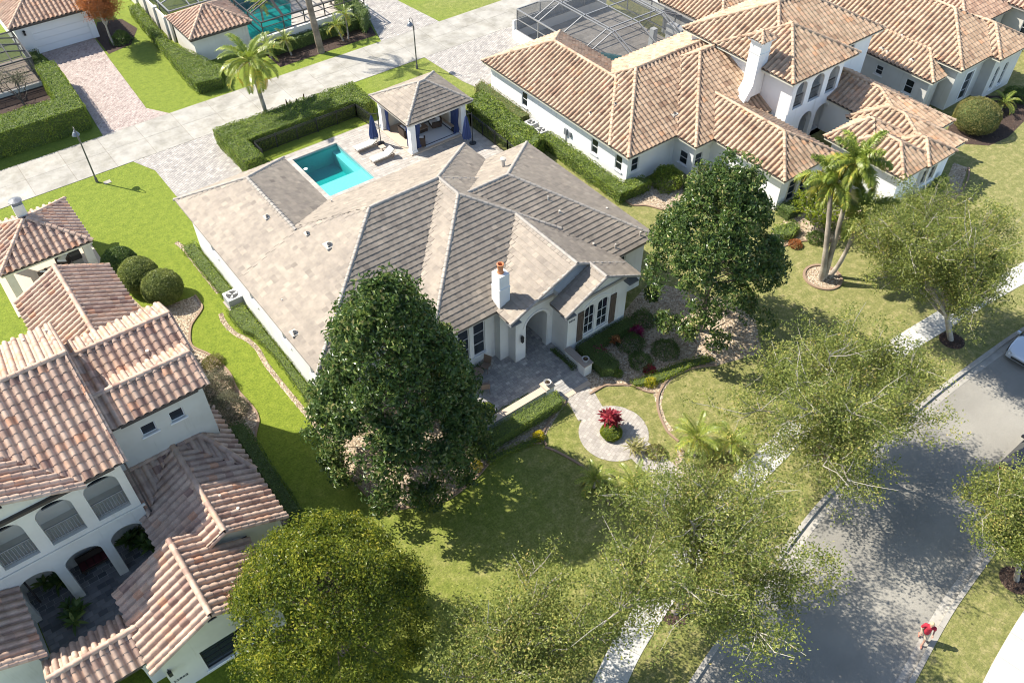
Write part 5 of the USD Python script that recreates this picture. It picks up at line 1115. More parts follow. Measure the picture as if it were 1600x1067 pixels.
def crown_tree(label, base, prof, n_cl, per, leaf, mat, seed, name, cat='tree', spread=.38, asp=.45, lump=.45, cx=(0, 0), trunk=.22, bark='bark_dark', inner=.35, flat=.6, tonek=.5, group=None, lobes=75, lobe_r=1.0):
    """a dense crown: leaf rosettes through the outer volume of a lumpy outline"""
    rng = np.random.default_rng(seed); t = Thing(name, label, cat, base, group); bx, by = base[0], base[1]; pz = np.array([q[0] for q in prof]); pr = np.array([q[1] for q in prof]); H = pz[-1]
    nl = lobes // 2; zl = rng.uniform(pz[0], H, lobes * 6); Rl = np.interp(zl, pz, pr); keep = rng.random(len(zl)) < (Rl / pr.max() + .06); zl, Rl = zl[keep][:nl], Rl[keep][:nl]
    im = int(np.argmax(pr)); ru = pr.max() * np.sqrt((np.arange(lobes - nl) + .5) / (lobes - nl)) * .95; zu = np.interp(-ru, -pr[im:], pz[im:]); zl, Rl = np.r_[zl, zu - lobe_r * .4], np.r_[Rl, ru]; al = np.arange(len(zl)) * 2.399 + rng.normal(0, .3, len(zl))
    rl = Rl * (.80 + lump * .9 * rough(np.c_[np.cos(al) * 3, np.sin(al) * 3, zl] + 40, .5, seed)); zl = zl + lump * 1.2 * rough(np.c_[np.cos(al) * Rl, np.sin(al) * Rl, zl * 0], .6, seed + 3) * (np.arange(len(zl)) >= nl); LC = np.c_[np.cos(al) * rl, np.sin(al) * rl, zl]
    k = n_cl; li = rng.integers(0, len(LC), k); dd = rng.normal(0, 1, (k, 3)); dd /= np.linalg.norm(dd, axis=1, keepdims=True); o = LC[li] * np.array([1, 1, .25]); o = o / np.maximum(np.linalg.norm(o, axis=1, keepdims=True), .3); dd = dd + o * .75 + np.array([0, 0, .35]); dd /= np.linalg.norm(dd, axis=1, keepdims=True)
    lr = lobe_r * np.clip(rng.normal(1, .22, len(LC)), .55, 1.5); C = LC[li] + dd * (lr[li] * (1 - inner * rng.random(k) ** 1.6))[:, None] * np.array([1, 1, .75])
    a = np.arctan2(C[:, 1], C[:, 0]); C[:, 0] += bx + cx[0] * C[:, 2] / H; C[:, 1] += by + cx[1] * C[:, 2] / H; C[:, 2] = np.maximum(C[:, 2], .25)
    out = np.c_[np.cos(a), np.sin(a), np.full(k, .75)]; out /= np.linalg.norm(out, axis=1, keepdims=True)
    off = rng.normal(0, 1, (k, per, 3)); off *= (spread * rng.random((k, per)) ** .5 / np.linalg.norm(off, axis=2))[..., None]; off[..., 2] *= .75
    P = (C[:, None] + off).reshape(-1, 3); N = (np.repeat(out[:, None], per, 1) * .8 + off / spread * .8).reshape(-1, 3); N /= np.linalg.norm(N, axis=1, keepdims=True)
    ctone = np.repeat(tonek + rng.normal(0, .12, k) + rough(C, .9, seed + 7) * .5, per)
    m = M(); top = np.array([bx + cx[0], by + cx[1], H * .9]); m.tube([(bx, by, -.1), (bx + cx[0] * .3, by + cx[1] * .3, H * .35), top], [trunk, trunk * .75, .03], 8)
    m2 = M()
    for q in range(0, k, max(1, k // 60)):
        zz = max(.6, C[q, 2] - .35 * math.hypot(C[q, 0] - bx, C[q, 1] - by) - .3); zz = min(zz, H * .8); s = np.array([bx + cx[0] * zz / H, by + cx[1] * zz / H, zz]); m2.tube([s, (s + C[q]) / 2 + [0, 0, .15], C[q]], [.045, .025, .008], 5, cap=False)
    t.part('trunk', m, bark); t.part('limb_set', m2, bark)
    t.part('crown', M().add(*leaf_cards(P, N, leaf, rng, asp, flat, ctone)), mat, kind='stuff')
    return t
def oak(label, base, c, R, n_limb, n_tw, per, seed, leaf=.125, name='street_oak', mat='leaf_oak', trunk=.17, group=None, cat='tree', fill=.45, bark='bark_pale', z_fork=1.8):
    """an airy street tree: pale limbs, many twigs, leaf sprays that let the ground show through"""
    rng = np.random.default_rng(seed); t = Thing(name, label, cat, base, group); B = np.array(base, float); c = np.array(c, float); R = np.array(R, float)
    m = M(); fork = B + np.array([(c[0] - B[0]) * .25, (c[1] - B[1]) * .25, z_fork]); m.tube([B - [0, 0, .1], B + [0, 0, .05], (B + fork) / 2 + rng.normal(0, .05, 3), fork], [trunk * 1.4, trunk * 1.1, trunk, trunk * .85], 9, tone=.4)
    t.part('trunk', m, bark); limbs = []; pts = []
    for i in range(n_limb):
        a = i * 2.399 + rng.uniform(-.4, .4); e = 1.3 * rng.random() ** 1.4; d = np.array([math.cos(a) * math.cos(e), math.sin(a) * math.cos(e), math.sin(e)]); tip = c + d * R * rng.uniform(.6, .95)
        mid = fork + (tip - fork) * .5 + np.array([0, 0, .35]) + rng.normal(0, .22, 3); q = smooth3([fork, mid, tip], 9); q[1:-1] += rng.normal(0, .07, (7, 3)); limbs.append(q)
        t.part('limb', M().tube(q, np.linspace(trunk * .55, .022, 9), 6, tone=.6, cap=False), bark); pts.append(q[2:])
    tw = M(); C = []; m_sub = max(3, round(n_tw / n_limb / 3.2))
    for q in limbs:
        ld = (q[-1] - q[0]) / np.linalg.norm(q[-1] - q[0])
        for w in range(m_sub):
            u = rng.uniform(.3, 1.0) ** .8 * 8; i = min(7, int(u)); s = q[i] + (q[i + 1] - q[i]) * (u - i); d = ld * .55 + rng.normal(0, .75, 3) * np.array([1, 1, .6]) + [0, 0, .15]; d /= np.linalg.norm(d); L = R.mean() * rng.uniform(.22, .55); e = s + d * L
            md = s + d * L * .5 + rng.normal(0, .10, 3); tw.tube([s, md, e], [.026, .017, .008], 4, tone=rng.uniform(.6, 1), cap=False)
            for f_ in (.45, .75, 1.0) + ((1.15,) if rng.random() < .3 else ()):
                c_ = s + d * L * f_ + rng.normal(0, .24, 3); r_ = (c_ - c) / R
                if c_[2] < 1.7 * min(1, c[2] / 3) or (r_ ** 2).sum() > 1.5: continue
                C.append(c_)
                if rng.random() < .6: tw.tube([s + d * L * f_ * .8, c_], [.012, .006], 3, tone=rng.uniform(.6, 1), cap=False)
    C = np.array(C); t.part('twig', tw, bark, kind='stuff')
    k = len(C); per = int(per * 2.7); off = rng.normal(0, 1, (k, per, 3)) * np.array([.29, .29, .17]); P = (C[:, None] + off).reshape(-1, 3); N = np.tile([0, 0, 1.0], (len(P), 1)) + rng.normal(0, .5, (len(P), 3)); N /= np.linalg.norm(N, axis=1, keepdims=True)
    tone = np.repeat(np.clip(.42 + rng.normal(0, .16, k) + rough(C, .7, seed) * .4, 0, 1), per)
    t.part('crown', M().add(*leaf_cards(P, N, leaf, rng, .5, .62, tone)), mat, kind='stuff')
    return t

# ---- trees
crown_tree('tall dark glossy magnolia in front of the white house, left of the patio', (12.2, 25.1, 0), [(.5, 3.3), (1.6, 4.3), (4.0, 4.4), (6.6, 3.6), (8.6, 2.7), (10.6, 1.75), (12.2, .9), (13.0, .15)], 3900, 14, .24, 'leaf_magnolia', 101, 'magnolia_tree', trunk=.2, lump=.5, lobes=150, lobe_r=.95, inner=.5)
crown_tree('broad glossy magnolia between the white house and the tile roof villa', (32.1, 22.7, 0), [(.9, 2.4), (2.4, 3.7), (4.6, 4.0), (7.0, 3.5), (9.2, 2.4), (10.8, 1.3), (12.0, .3)], 2500, 14, .24, 'leaf_magnolia', 102, 'magnolia_tree', trunk=.2, lump=.5, tonek=.52, lobes=100, lobe_r=.95)
crown_tree('dense rounded tree with yellow green crown beside the arcaded villa, bottom edge', (4.2, 18.1, 0), [(.6, 2.2), (1.6, 3.6), (3.4, 4.25), (5.2, 3.9), (6.8, 2.7), (7.9, 1.3), (8.4, .2)], 3800, 16, .135, 'leaf_round', 103, 'rounded_tree', spread=.34, lump=.5, inner=.3, flat=.62, lobes=120, lobe_r=.95)
oak('airy street oak over the sidewalk nearest the camera, with its pale forked trunk', (17.6, 10.3, -.02), tuple(at(1100, 872, 6.0)), (5.4, 4.5, 2.7), 20, 900, 22, 201, group=None)
oak('airy street oak over the sidewalk and kerb, below the triple palm', (30.7, 11.9, -.02), tuple(at(1290, 632, 6.2)), (6.0, 4.7, 2.7), 22, 1000, 22, 202)
oak('dense olive street oak at right, with leaves hanging beside the silver car', (43.8, 12.7, -.02), tuple(at(1450, 410, 5.8)), (5.6, 5.0, 3.0), 22, 1100, 24, 203)
oak('low airy oak at the bottom edge, left of the white sidewalk slabs', (8.8, 11.6, 0), tuple(at(825, 1010, 4.0)), (4.2, 3.2, 2.2), 16, 640, 22, 204)
oak('small street oak on the grass verge across the road, right edge', (31.9, 1.4, 0), tuple(at(1590, 812, 3.8)), (2.8, 2.5, 2.0), 14, 500, 24, 205, trunk=.12)
oak('small olive tree on the villa lawn behind the right hand street oak', (46.3, 19.4, 0), (46.6, 19.6, 2.6), (3.0, 2.8, 1.7), 12, 420, 22, 206, trunk=.1)
# ---- palms
G3 = 'foxtail palms in the ring bed'
palm('left upright trunk of the triple palm in the ring bed', [(41.98, 21.12, -.1), (41.75, 21.3, 2.2), (42.25, 22.55, 6.1)], .22, .14, 15, 2.4, 301, plume=True, crownshaft=.8, ll=.5, leaflets=120, el=(-.55, 1.35), lw=.06, name='foxtail_palm')
palm('middle and tallest trunk of the triple palm in the ring bed', [(42.3, 21.12, -.1), (42.2, 21.2, 3.0), (43.1, 21.95, 7.5)], .20, .14, 16, 2.5, 302, plume=True, crownshaft=.8, ll=.5, leaflets=120, el=(-.55, 1.35), lw=.06, name='foxtail_palm')
palm('right leaning trunk of the triple palm in the ring bed, with a golden hanging frond', [(42.5, 21.0, -.1), (43.1, 20.75, 1.5), (43.45, 20.75, 4.6)], .17, .12, 12, 2.2, 303, plume=True, crownshaft=.6, ll=.48, leaflets=120, old=1, el=(-.95, 1.3), lw=.06, name='foxtail_palm')
palm('queen palm with arching crown beside the lane behind the pool', [(21.85, 61.45, -.1), (21.75, 61.7, 2.4), (21.7, 62.1, 4.7)], .17, .14, 22, 2.9, 304, ll=.65, leaflets=54, lw=.055, el=(-.6, 1.3), old=1)
palm('tall thick trunked palm at the top edge beside the lane', [(30.71, 68.5, -.1), (30.5, 68.6, 3), (30.25, 68.9, 8.5)], .33, .24, 18, 2.8, 305, ll=.55, leaflets=36, trunk='palm_trunk_brown', el=(-.6, 1.3))
palm('pygmy palm with pale fronds left of the thick palm trunk', [(28.3, 69.7, -.05), (28.2, 69.8, .7), (28.1, 70.0, 1.35)], .09, .07, 15, 1.35, 306, ll=.3, leaflets=24, el=(-.7, 1.3))
palm('pygmy palm under the queen palm fronds beside the dark hedge', [(26.6, 70.2, -.05), (26.5, 70.2, .6), (26.4, 70.3, 1.3)], .09, .07, 14, 1.3, 307, ll=.3, leaflets=24, el=(-.7, 1.3))
palm('pygmy palm left of a twin at the right end of the dark hedge', [(33.4, 69.2, -.05), (33.2, 69.4, .7), (33.0, 69.6, 1.4)], .08, .06, 14, 1.3, 308, ll=.3, leaflets=24, el=(-.7, 1.3))
palm('pygmy palm with bright crown at the right end of the dark hedge', [(33.9, 69.2, -.05), (34.1, 69.5, .9), (34.2, 69.8, 2.0)], .08, .06, 15, 1.4, 309, ll=.3, leaflets=24, el=(-.7, 1.3))
palm('light green feathery palm in the pebble bed right of the circular walk', [(24.9, 16.1, -.05), (24.9, 16.2, .5), (25.0, 16.3, 1.2)], .09, .07, 20, 1.7, 310, ll=.36, leaflets=28, el=(-.6, 1.35))
palm('feathery palm beside the sidewalk, right of the light green palm', [(26.6, 15.1, -.05), (26.6, 15.1, .8)], .09, .07, 16, 1.5, 311, ll=.34, leaflets=26, el=(-.6, 1.35))
palm('low feathery palm between the circular walk and the nearest street oak', [(20.4, 16.2, -.05), (20.4, 16.2, .9)], .09, .07, 18, 1.6, 312, ll=.34, leaflets=26, el=(-.6, 1.35))
palm('small feathery palm on the lawn edge at the lower edging strip', [(19.2, 17.9, -.05), (19.2, 17.9, .6)], .08, .06, 16, 1.3, 313, ll=.3, leaflets=24, el=(-.6, 1.35))
palm('yellowish feather palm on the villa lawn, right edge', [(50.9, 18.2, -.05), (50.9, 18.2, .6)], .1, .08, 15, 1.9, 314, mat='leaf_palm_gold', ll=.35, leaflets=26, el=(-.1, 1.35))
palm('small bright palm against the beige house at the right edge', [(70.5, 25.4, -.05), (70.5, 25.4, .7)], .1, .08, 15, 1.5, 315, ll=.34, leaflets=26, el=(-.6, 1.35))
palm('palm inside the bar frame cage above its pool', [(29.3, 77.4, -.05), (29.3, 77.4, 1.6)], .1, .08, 14, 1.4, 316, ll=.32, leaflets=24)
palm('small palm at the back of the bar frame cage, top edge', [(36.2, 76.5, -.05), (36.2, 76.6, 1.4)], .1, .08, 14, 1.3, 317, ll=.32, leaflets=24, mat='leaf_palm_gold')
# crape myrtle with orange autumn crown; bare plumeria; bare tree by the dark cage
oak('crape myrtle with orange autumn leaves right of the white garage door', (16.2, 81.3, 0), (15.9, 81.6, 4.2), (1.7, 1.7, 1.5), 9, 260, 26, 210, name='crape_myrtle', mat='leaf_orange', trunk=.09, fill=.7, leaf=.13)
oak('nearly leafless plumeria behind the triple palm', (45.6, 24.6, 0), (45.6, 24.9, 1.9), (1.7, 1.4, .9), 9, 26, 7, 211, name='plumeria', mat='leaf_lime', trunk=.07, leaf=.2, z_fork=.6, cat='small tree')
oak('dark forked small tree in the mulch before the left pool cage', (6.6, 74.6, 0), (6.2, 76.2, 2.0), (1.7, 1.4, 1.0), 7, 30, 8, 212, name='forked_tree', mat='leaf_grey', bark='bark_dark', trunk=.08, z_fork=.7, cat='small tree')
# ---- clipped hedges
GH = None
hedge('clipped hedge with bright top along the lane behind the pool', sg.Polygon([(16.9, 54.6), (18.45, 54.6), (18.45, 57.3), (27.6, 57.3), (28.2, 56.2), (29.2, 56.4), (29.2, 60.0), (16.9, 60.3)]), 1.45, seed=401, dens=190)
hedge('dark green hedge between the pavilion and the tile roof villa', sg.Polygon([(34.6, 43.0), (36.6, 43.6), (36.9, 52.2), (34.9, 51.6)]), 1.6, 'leaf_hedge', .15, 130, seed=402, bump=.3)
hedge('pale olive topped hedge against the white villa wall, above the two air conditioners', sg.Polygon([(37.05, 47.3), (38.25, 47.3), (38.3, 54.2), (37.1, 53.6)]), 1.15, 'leaf_olive', .09, 130, seed=403)
hedge('long hedge under the windows of the white villa wall', sg.Polygon([(36.75, 35.2), (39.7, 35.0), (39.7, 36.05), (38.1, 36.3), (38.1, 44.6), (36.9, 44.6)]), .95, 'leaf_hedge', .12, 160, seed=404, bump=.18)
hedge('massive tall hedge with bright flat top, upper left corner', sg.Polygon([(-6, 68.5), (10.0, 68.45), (10.35, 77.4), (8.75, 77.5), (8.5, 71.2), (-6, 71.3)]), 2.1, seed=405, dens=170, size=.11)
for k, (a, b) in enumerate(((78.2, 79.6), (79.9, 81.3), (81.6, 83.3))): hedge(('nearest', 'middle', 'farthest')[k] + ' of three small cube hedges beside the rose driveway', sg.box(9.15, a, 10.15, b), .75, 'leaf_hedge_dark', .1, 110, seed=406 + k, name='cube_hedge')
hedge_px('long bright hedge beside the lawn and the pilaster wall', [(200, 10), (216, 4), (262, 62), (334, 97), (346, 100), (346, 121), (305, 130), (290, 117)], 1.1, seed=410, dens=170)
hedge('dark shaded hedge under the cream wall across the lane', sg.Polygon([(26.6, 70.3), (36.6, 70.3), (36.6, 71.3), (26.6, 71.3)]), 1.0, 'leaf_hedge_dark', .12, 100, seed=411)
hedge('tall hedge block beside the far paved driveway', sg.Polygon([(35.6, 69.0), (37.0, 70.2), (37.3, 75.5), (36.0, 75.5)]), 1.7, 'leaf_hedge_dark', .12, 100, seed=412)
hedge('clipped hedge with bright top in front of the capped garden wall', sg.Polygon([(15.2, 22.95), (21.35, 22.9), (21.45, 23.85), (15.4, 24.0)]), .85, 'leaf_hedge', .07, 240, seed=413, bump=.05)
hedge('dark clipped hedge curling round the pier below the shuttered window', sg.Polygon([(24.75, 25.95), (24.55, 25.0), (24.6, 23.4), (25.3, 22.9), (25.9, 23.3), (25.9, 24.8), (26.4, 25.1), (29.0, 25.0), (29.0, 25.95)]), .75, 'leaf_hedge_dark', .07, 240, seed=414, bump=.05)
hedge('low dark planting strip inside the capped garden wall', sg.box(17.5, 24.68, 20.4, 25.05), .25, 'leaf_hedge_dark', .08, 200, seed=415, name='low_planting')
hedge('low dark planting strip along the right wall of the patio', sg.box(23.55, 24.9, 23.93, 26.9), .3, 'leaf_hedge_dark', .08, 200, seed=416, name='low_planting')
hedge('low green planting under the windows left of the chimney', sg.box(16.9, 28.15, 20.0, 28.6), .3, 'leaf_hedge_dark', .09, 160, seed=417, name='low_planting')
hedge('narrow hedge along the left wall of the white house, behind the air conditioner', sg.Polygon([(9.7, 43.3), (10.6, 43.3), (10.6, 49.6), (9.6, 49.6)]), .45, 'leaf_hedge', .09, 130, seed=418)
hedge('long narrow hedge along the left wall of the white house, below the air conditioner', sg.Polygon([(9.75, 30.4), (10.6, 30.4), (10.6, 41.8), (9.3, 41.8), (9.35, 39.6), (9.75, 38.8), (10.0, 36)]), .5, 'leaf_hedge', .09, 130, seed=419)
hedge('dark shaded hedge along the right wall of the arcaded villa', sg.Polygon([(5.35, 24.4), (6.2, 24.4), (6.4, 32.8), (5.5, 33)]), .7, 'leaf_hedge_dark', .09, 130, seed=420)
hedge('low lime green hedge curving beside the right hand lawn', sg.Polygon(P2([(984, 592), (1010, 583), (1060, 563), (1105, 552), (1120, 560), (1082, 572), (1040, 592), (1015, 600), (990, 602)], .3)), .32, 'leaf_lime', .08, 180, seed=421, name='lime_hedge')
hedge('low bright hedge strip along the shaded lawn under the garden wall hedge', sg.Polygon(P2([(755, 712), (800, 694), (845, 676), (850, 686), (810, 700), (765, 722)], .3)), .32, 'leaf_lime', .08, 180, seed=422, name='lime_hedge')
for x, y, r, l in ((*at(842, 679, .3)[:2], .38, 'yellow bush at the tip of the low strip by the shaded lawn'), (*at(1017, 595, .3)[:2], .42, 'yellow bush at the tip of the low lime hedge'), (*at(745, 727, .2)[:2], .35, 'yellowish bush under the left magnolia at the lawn edge')): shrub(l, x, y, r, .42, 'leaf_yellow', .08, 520, int(x * 7), name='yellow_bush')
b_ = at(760, 636, .7); ball('lime yellow clipped bush beside the left garden wall pier', b_[0], b_[1], .46, .48, 'leaf_lime', .07, 1800, 430, name='lime_bush')
hedge('dark clipped hedge at the foot of the villa wall behind the triple palm', sg.Polygon([(44.9, 26.4), (49.8, 26.6), (49.8, 27.6), (44.9, 27.6)]), .8, 'leaf_hedge_dark', .1, 130, seed=431)
hedge('bright low hedge at the villa corner, right of the broad magnolia', sg.Polygon(P2([(1208, 352), (1240, 342), (1252, 352), (1238, 368), (1212, 366)], .6)), .6, 'leaf_hedge', .1, 140, seed=432)
hedge('dark low hedge along the villa front beside the paved path', sg.Polygon(P2([(1418, 320), (1476, 268), (1484, 285), (1432, 335)], .6)), .6, 'leaf_hedge_dark', .1, 120, seed=433)
# ---- round and loose shrubs
ball('dark round clipped shrub farthest of three left of the lawn, half behind the pavilion', 5.6, 49.7, 1.15, 1.05, seed=501, mat='leaf_hedge_dark'); ball('middle one of three round clipped shrubs left of the lawn', 6.15, 47.7, 1.25, 1.15, seed=502); ball('nearest of three round clipped shrubs left of the lawn, above the pebbles', 6.9, 45.7, 1.25, 1.1, seed=503)
ball('large olive brown round clipped shrub before the beige house', 66.2, 25.3, 1.75, 1.35, 'leaf_olive', .1, 8500, 504)
shrub('grey green loose shrub in the shade beside the arcaded villa wall', 6.2, 36.4, 1.15, 1.1, 'leaf_grey', .1, 2600, 510); shrub('dusky grey shrub below the first beside the arcaded villa wall', 6.1, 34.4, 1.1, 1.2, 'leaf_grey', .1, 2600, 511); shrub('olive low shrub on pebbles at the corner of the arcaded villa', 6.9, 38.4, .7, .5, 'leaf_olive', .1, 1000, 512)
shrub('dark green arching shrub in the corner of the villa front', 41.3, 35.0, 1.3, 1.3, 'leaf_hedge', .18, 2200, 513, asp=.3); shrub('dark leafy bush below the corner window of the villa', 42.6, 33.2, 1.0, 1.0, 'leaf_hedge_dark', .14, 1500, 514); shrub('leafy light shrub at the villa wall above the broad magnolia', 43.5, 31.2, .8, 1.2, 'leaf_hedge', .16, 900, 515)
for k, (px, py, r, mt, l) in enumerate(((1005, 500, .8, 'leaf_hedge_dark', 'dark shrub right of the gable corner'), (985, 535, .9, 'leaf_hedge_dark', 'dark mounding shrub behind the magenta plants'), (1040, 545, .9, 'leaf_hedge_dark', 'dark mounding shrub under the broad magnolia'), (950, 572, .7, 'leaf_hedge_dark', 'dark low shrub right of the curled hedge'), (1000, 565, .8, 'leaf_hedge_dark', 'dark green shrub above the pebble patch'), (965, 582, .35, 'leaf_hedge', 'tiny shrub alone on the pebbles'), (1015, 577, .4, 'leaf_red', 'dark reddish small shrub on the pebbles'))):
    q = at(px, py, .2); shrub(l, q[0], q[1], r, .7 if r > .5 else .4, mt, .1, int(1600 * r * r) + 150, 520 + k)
for k, (px, py, l) in enumerate(((992, 517, 'magenta ti plant below the right shutter'), (938, 549, 'small magenta ti plant beside the curled hedge'))):
    q = at(px, py, .4); strap_plant(l, q[0], q[1], 0, 6, 14, .50, .11, 'leaf_magenta', 540 + k, 'ti_plant')
q = at(965, 532, .3); strap_plant('orange croton between two magenta plants', q[0], q[1], 0, 6, 12, .34, .10, 'leaf_orange', 545, 'croton')
strap_plant('crimson ti plant rising from the planter in the circular walk', 22.45, 20.35, 0, 13, 18, .52, .11, 'leaf_red', 546, 'ti_plant', spread=.42, up=1.8)
ball('ring of yellow green ground cover at the foot of the crimson ti plant', 22.25, 19.95, .60, .30, 'leaf_lime', .09, 1500, 547, name='ground_cover_mound', cat='ground cover')
strap_plant('spiky grey green plant on the circular walk edge, below the crimson one', 22.6, 18.2, 0, 5, 16, .8, .05, 'leaf_olive', 548, 'spiky_plant', spread=.4, up=.6)
for k, (px, py, r, h, mt, l) in enumerate(((1243, 380, .5, .4, 'leaf_orange', 'pinkish croton shrub at the bed edge near the triple palm'), (1275, 372, .7, .6, 'leaf_hedge_dark', 'dark shrub behind the left trunk of the triple palm'), (1300, 350, .9, .8, 'leaf_hedge_dark', 'dark shrub under the plumeria'), (1385, 372, .7, .6, 'leaf_hedge', 'bright leafy shrub at the end of the paved villa path'), (1375, 328, .6, .5, 'leaf_hedge', 'bright shrub beside the villa front door'), (1355, 360, .8, .8, 'leaf_hedge_dark', 'dark shrub left of the paved villa path'), (190, 62, 1.0, .9, 'leaf_hedge_dark', 'dark clipped bush under the crape myrtle'), (1590, 150, 1.2, .8, 'leaf_hedge_dark', 'dark planting beside the small bright palm'), (1025, 705, .6, .45, 'leaf_olive', 'olive low shrub right of the circular walk'), (1120, 742, .8, .5, 'leaf_olive', 'olive shrub at the sidewalk edge'))):
    q = at(px, py, .2); shrub(l, q[0], q[1], r, h, mt, .12, int(1500 * r * r) + 100, 560 + k)
for k, (x, y, l) in enumerate(((-5.2, 29.4, 'broad leaved plant under the left lower arch'), (-5.0, 27.3, 'broad leaved plant in front of the left lower pier'), (-1.3, 29.6, 'tall leaved plant under the right lower arch'), (-.9, 28.6, 'leafy plant beside the right lower pier'))): strap_plant(l, x, y, 0, 5, 12, .75, .16, 'leaf_hedge_dark', 580 + k, 'courtyard_plant', spread=.5, up=.6)
shrub('leafy small tree on the villa lawn above the right hand oak', 49.4, 20.8, 1.2, 2.0, 'leaf_round', .12, 2200, 590, name='lawn_shrub')
# brown cut stems beside the lane
for k, (px, py) in enumerate(((422, 190), (428, 184), (437, 186), (446, 180), (451, 174), (455, 173), (466, 168), (476, 163))):
    q = at(px, py); rng = np.random.default_rng(k); h = rng.uniform(.6, 1.05); lean = rng.uniform(-.12, .12, 2)
    single('cut_stem', M().tube([(q[0], q[1], -.05), (q[0] + lean[0] * .4, q[1] + lean[1] * .4, h * .5), (q[0] + lean[0], q[1] + lean[1], h)], [.075, .085, .04], 7), 'stump_brown', ('leftmost', 'second from the left', 'third from the left', 'fourth from the left', 'fourth from the right', 'third from the right', 'second from the right', 'rightmost')[k] + ' of the eight brown cut stems between the hedge and the lane', 'stump', 'brown cut stems beside the lane')
# ------------------------------------------------------------------ lamps, furniture, units
def street_lamp(x, y, lab, rz=0.0, first=[None]):
    t = Thing('street_lamp', lab, 'street lamp', (x, y, 0), 'gooseneck lamps along the lane')
    t.part('pole', M().lathe([(.10, -.05), (.10, .35), (.06, .45), (.05, 3.9), (0, 3.9)], (x, y, 0), 12), 'lamp_post_grey')
    th = np.linspace(0, PI * 1.05, 14); arc = [(x, y, 3.9)] + [(x - .02, y + .26 - .26 * math.cos(a), 4.25 + .30 * math.sin(a)) for a in th]
    t.part('gooseneck', M().tube(arc, .028, 8), 'lamp_post_grey'); e = arc[-1]
    t.part('bracket', M().bar((x, y - .02, 3.75), (x, y + .3, 3.95), .025).lathe([(.06, 3.6), (.075, 3.75), (.06, 3.92)], (x, y, 0), 10), 'lamp_post_grey')
    s = t.part('lamp_shade', M().lathe([(.03, .12), (.06, .10), (.07, 0), (.15, -.06), (.24, -.20), (.28, -.30), (.27, -.30), (.20, -.18), (0, -.1)], (e[0], e[1], e[2] - .1), 18), 'lamp_shade_grey')
    t.part('lamp_glass', M().lathe([(.17, -.27), (.12, -.38), (0, -.41)], (e[0], e[1], e[2] - .1), 14), 'lamp_glass', s)
street_lamp(7.69, 61.05, 'gooseneck street lamp on the lawn in front of the massive hedge'); street_lamp(35.98, 60.7, 'gooseneck street lamp on the grass behind the pool pavilion')

def ac_unit(x, y, lab, w=.78, h=.75):
    t = Thing('air_conditioner', lab, 'air conditioner', (x, y, 0))
    t.part('slab', M().box(x - w * .6, x + w * .6, y - w * .6, y + w * .6, .008, .07), 'cap_stone_grey')
    m = M().box(x - w / 2, x + w / 2, y - w / 2, y + w / 2, .072, h); t.part('casing', m, 'unit_white')
    g = M()
    for k in np.linspace(.14, h - .1, 9): g.box(x - w / 2 - .006, x + w / 2 + .006, y - w / 2 - .006, y + w / 2 + .006, k, k + .03)
    t.part('grille', g, 'lead_grey')
    t.part('fan_well', M().lathe([(w * .40, h + .004), (0, h + .005)], (x, y, 0), 22), 'unit_dark')
    m = M()
    for k in range(3):
        a = k * 2 * PI / 3; p = [(x + math.cos(a + d) * r, y + math.sin(a + d) * r, h + .012 + z) for r, d, z in ((.06, -.3, 0), (w * .36, -.30, 0), (w * .36, .30, .02), (.06, .5, .02))]; m.add(p, [[0, 1, 2, 3]])
    t.part('fan_blade', m, 'unit_white'); m = M()
    for r in (.2, .3, .395): 
        q = [(x + math.cos(a) * w * r, y + math.sin(a) * w * r, h + .04) for a in np.linspace(0, 2 * PI, 21)]; m.tube(q, .008, 4, cap=False)
    t.part('fan_guard', m, 'lead_grey')
ac_unit(10.2, 42.5, 'square white air conditioner between two hedges at the left wall of the white house', .95, .8); ac_unit(37.75, 45.4, 'nearer one of two air conditioners at the white villa wall', .8, .8); ac_unit(37.8, 46.75, 'farther one of two air conditioners at the white villa wall', .8, .8)

def lounger(x, y, lab):
    t = Thing('sun_lounger', lab, 'sun lounger', (x, y, 0)); fr = M()
    for s in (-.3, .3): fr.bar((x - .95, y + s, .28), (x + .95, y + s, .28), .05)
    for k in (-.9, -.2, .4, .9): fr.bar((x + k, y - .3, .28), (x + k, y + .3, .28), .04)
    t.part('frame', fr, 'tan_metal')
    for k in (-.85, .8):
        for s in (-.3, .3): t.part('leg', M().bar((x + k, y + s, 0.03), (x + k, y + s, .27), .05), 'tan_metal')
    t.part('cushion', M().box(x - .98, x + .36, y - .33, y + .33, .31, .42), 'cushion_cream')
    b = M().box(x + .37, x + 1.06, y - .33, y + .33, .31, .42); v = b.v[0]; a = .55; d = v[:, 0] - (x + .37); v[:, 0] = x + .37 + d * math.cos(a) - (v[:, 2] - .31) * math.sin(a); v[:, 2] = .31 + d * math.sin(a) + (v[:, 2] - .31) * math.cos(a)
    t.part('back_cushion', b, 'cushion_cream')
lounger(26.0, 52.6, 'cream cushioned lounger beside the folded blue umbrella, farther from the camera'); lounger(26.2, 50.55, 'cream cushioned lounger nearer the pavilion column')
single('side_table', M().box(26.6, 27.05, 51.35, 51.8, .35, .40).box(26.78, 26.87, 51.53, 51.62, .02, .35), 'cap_stone', 'small square table between the two loungers', 'side table')
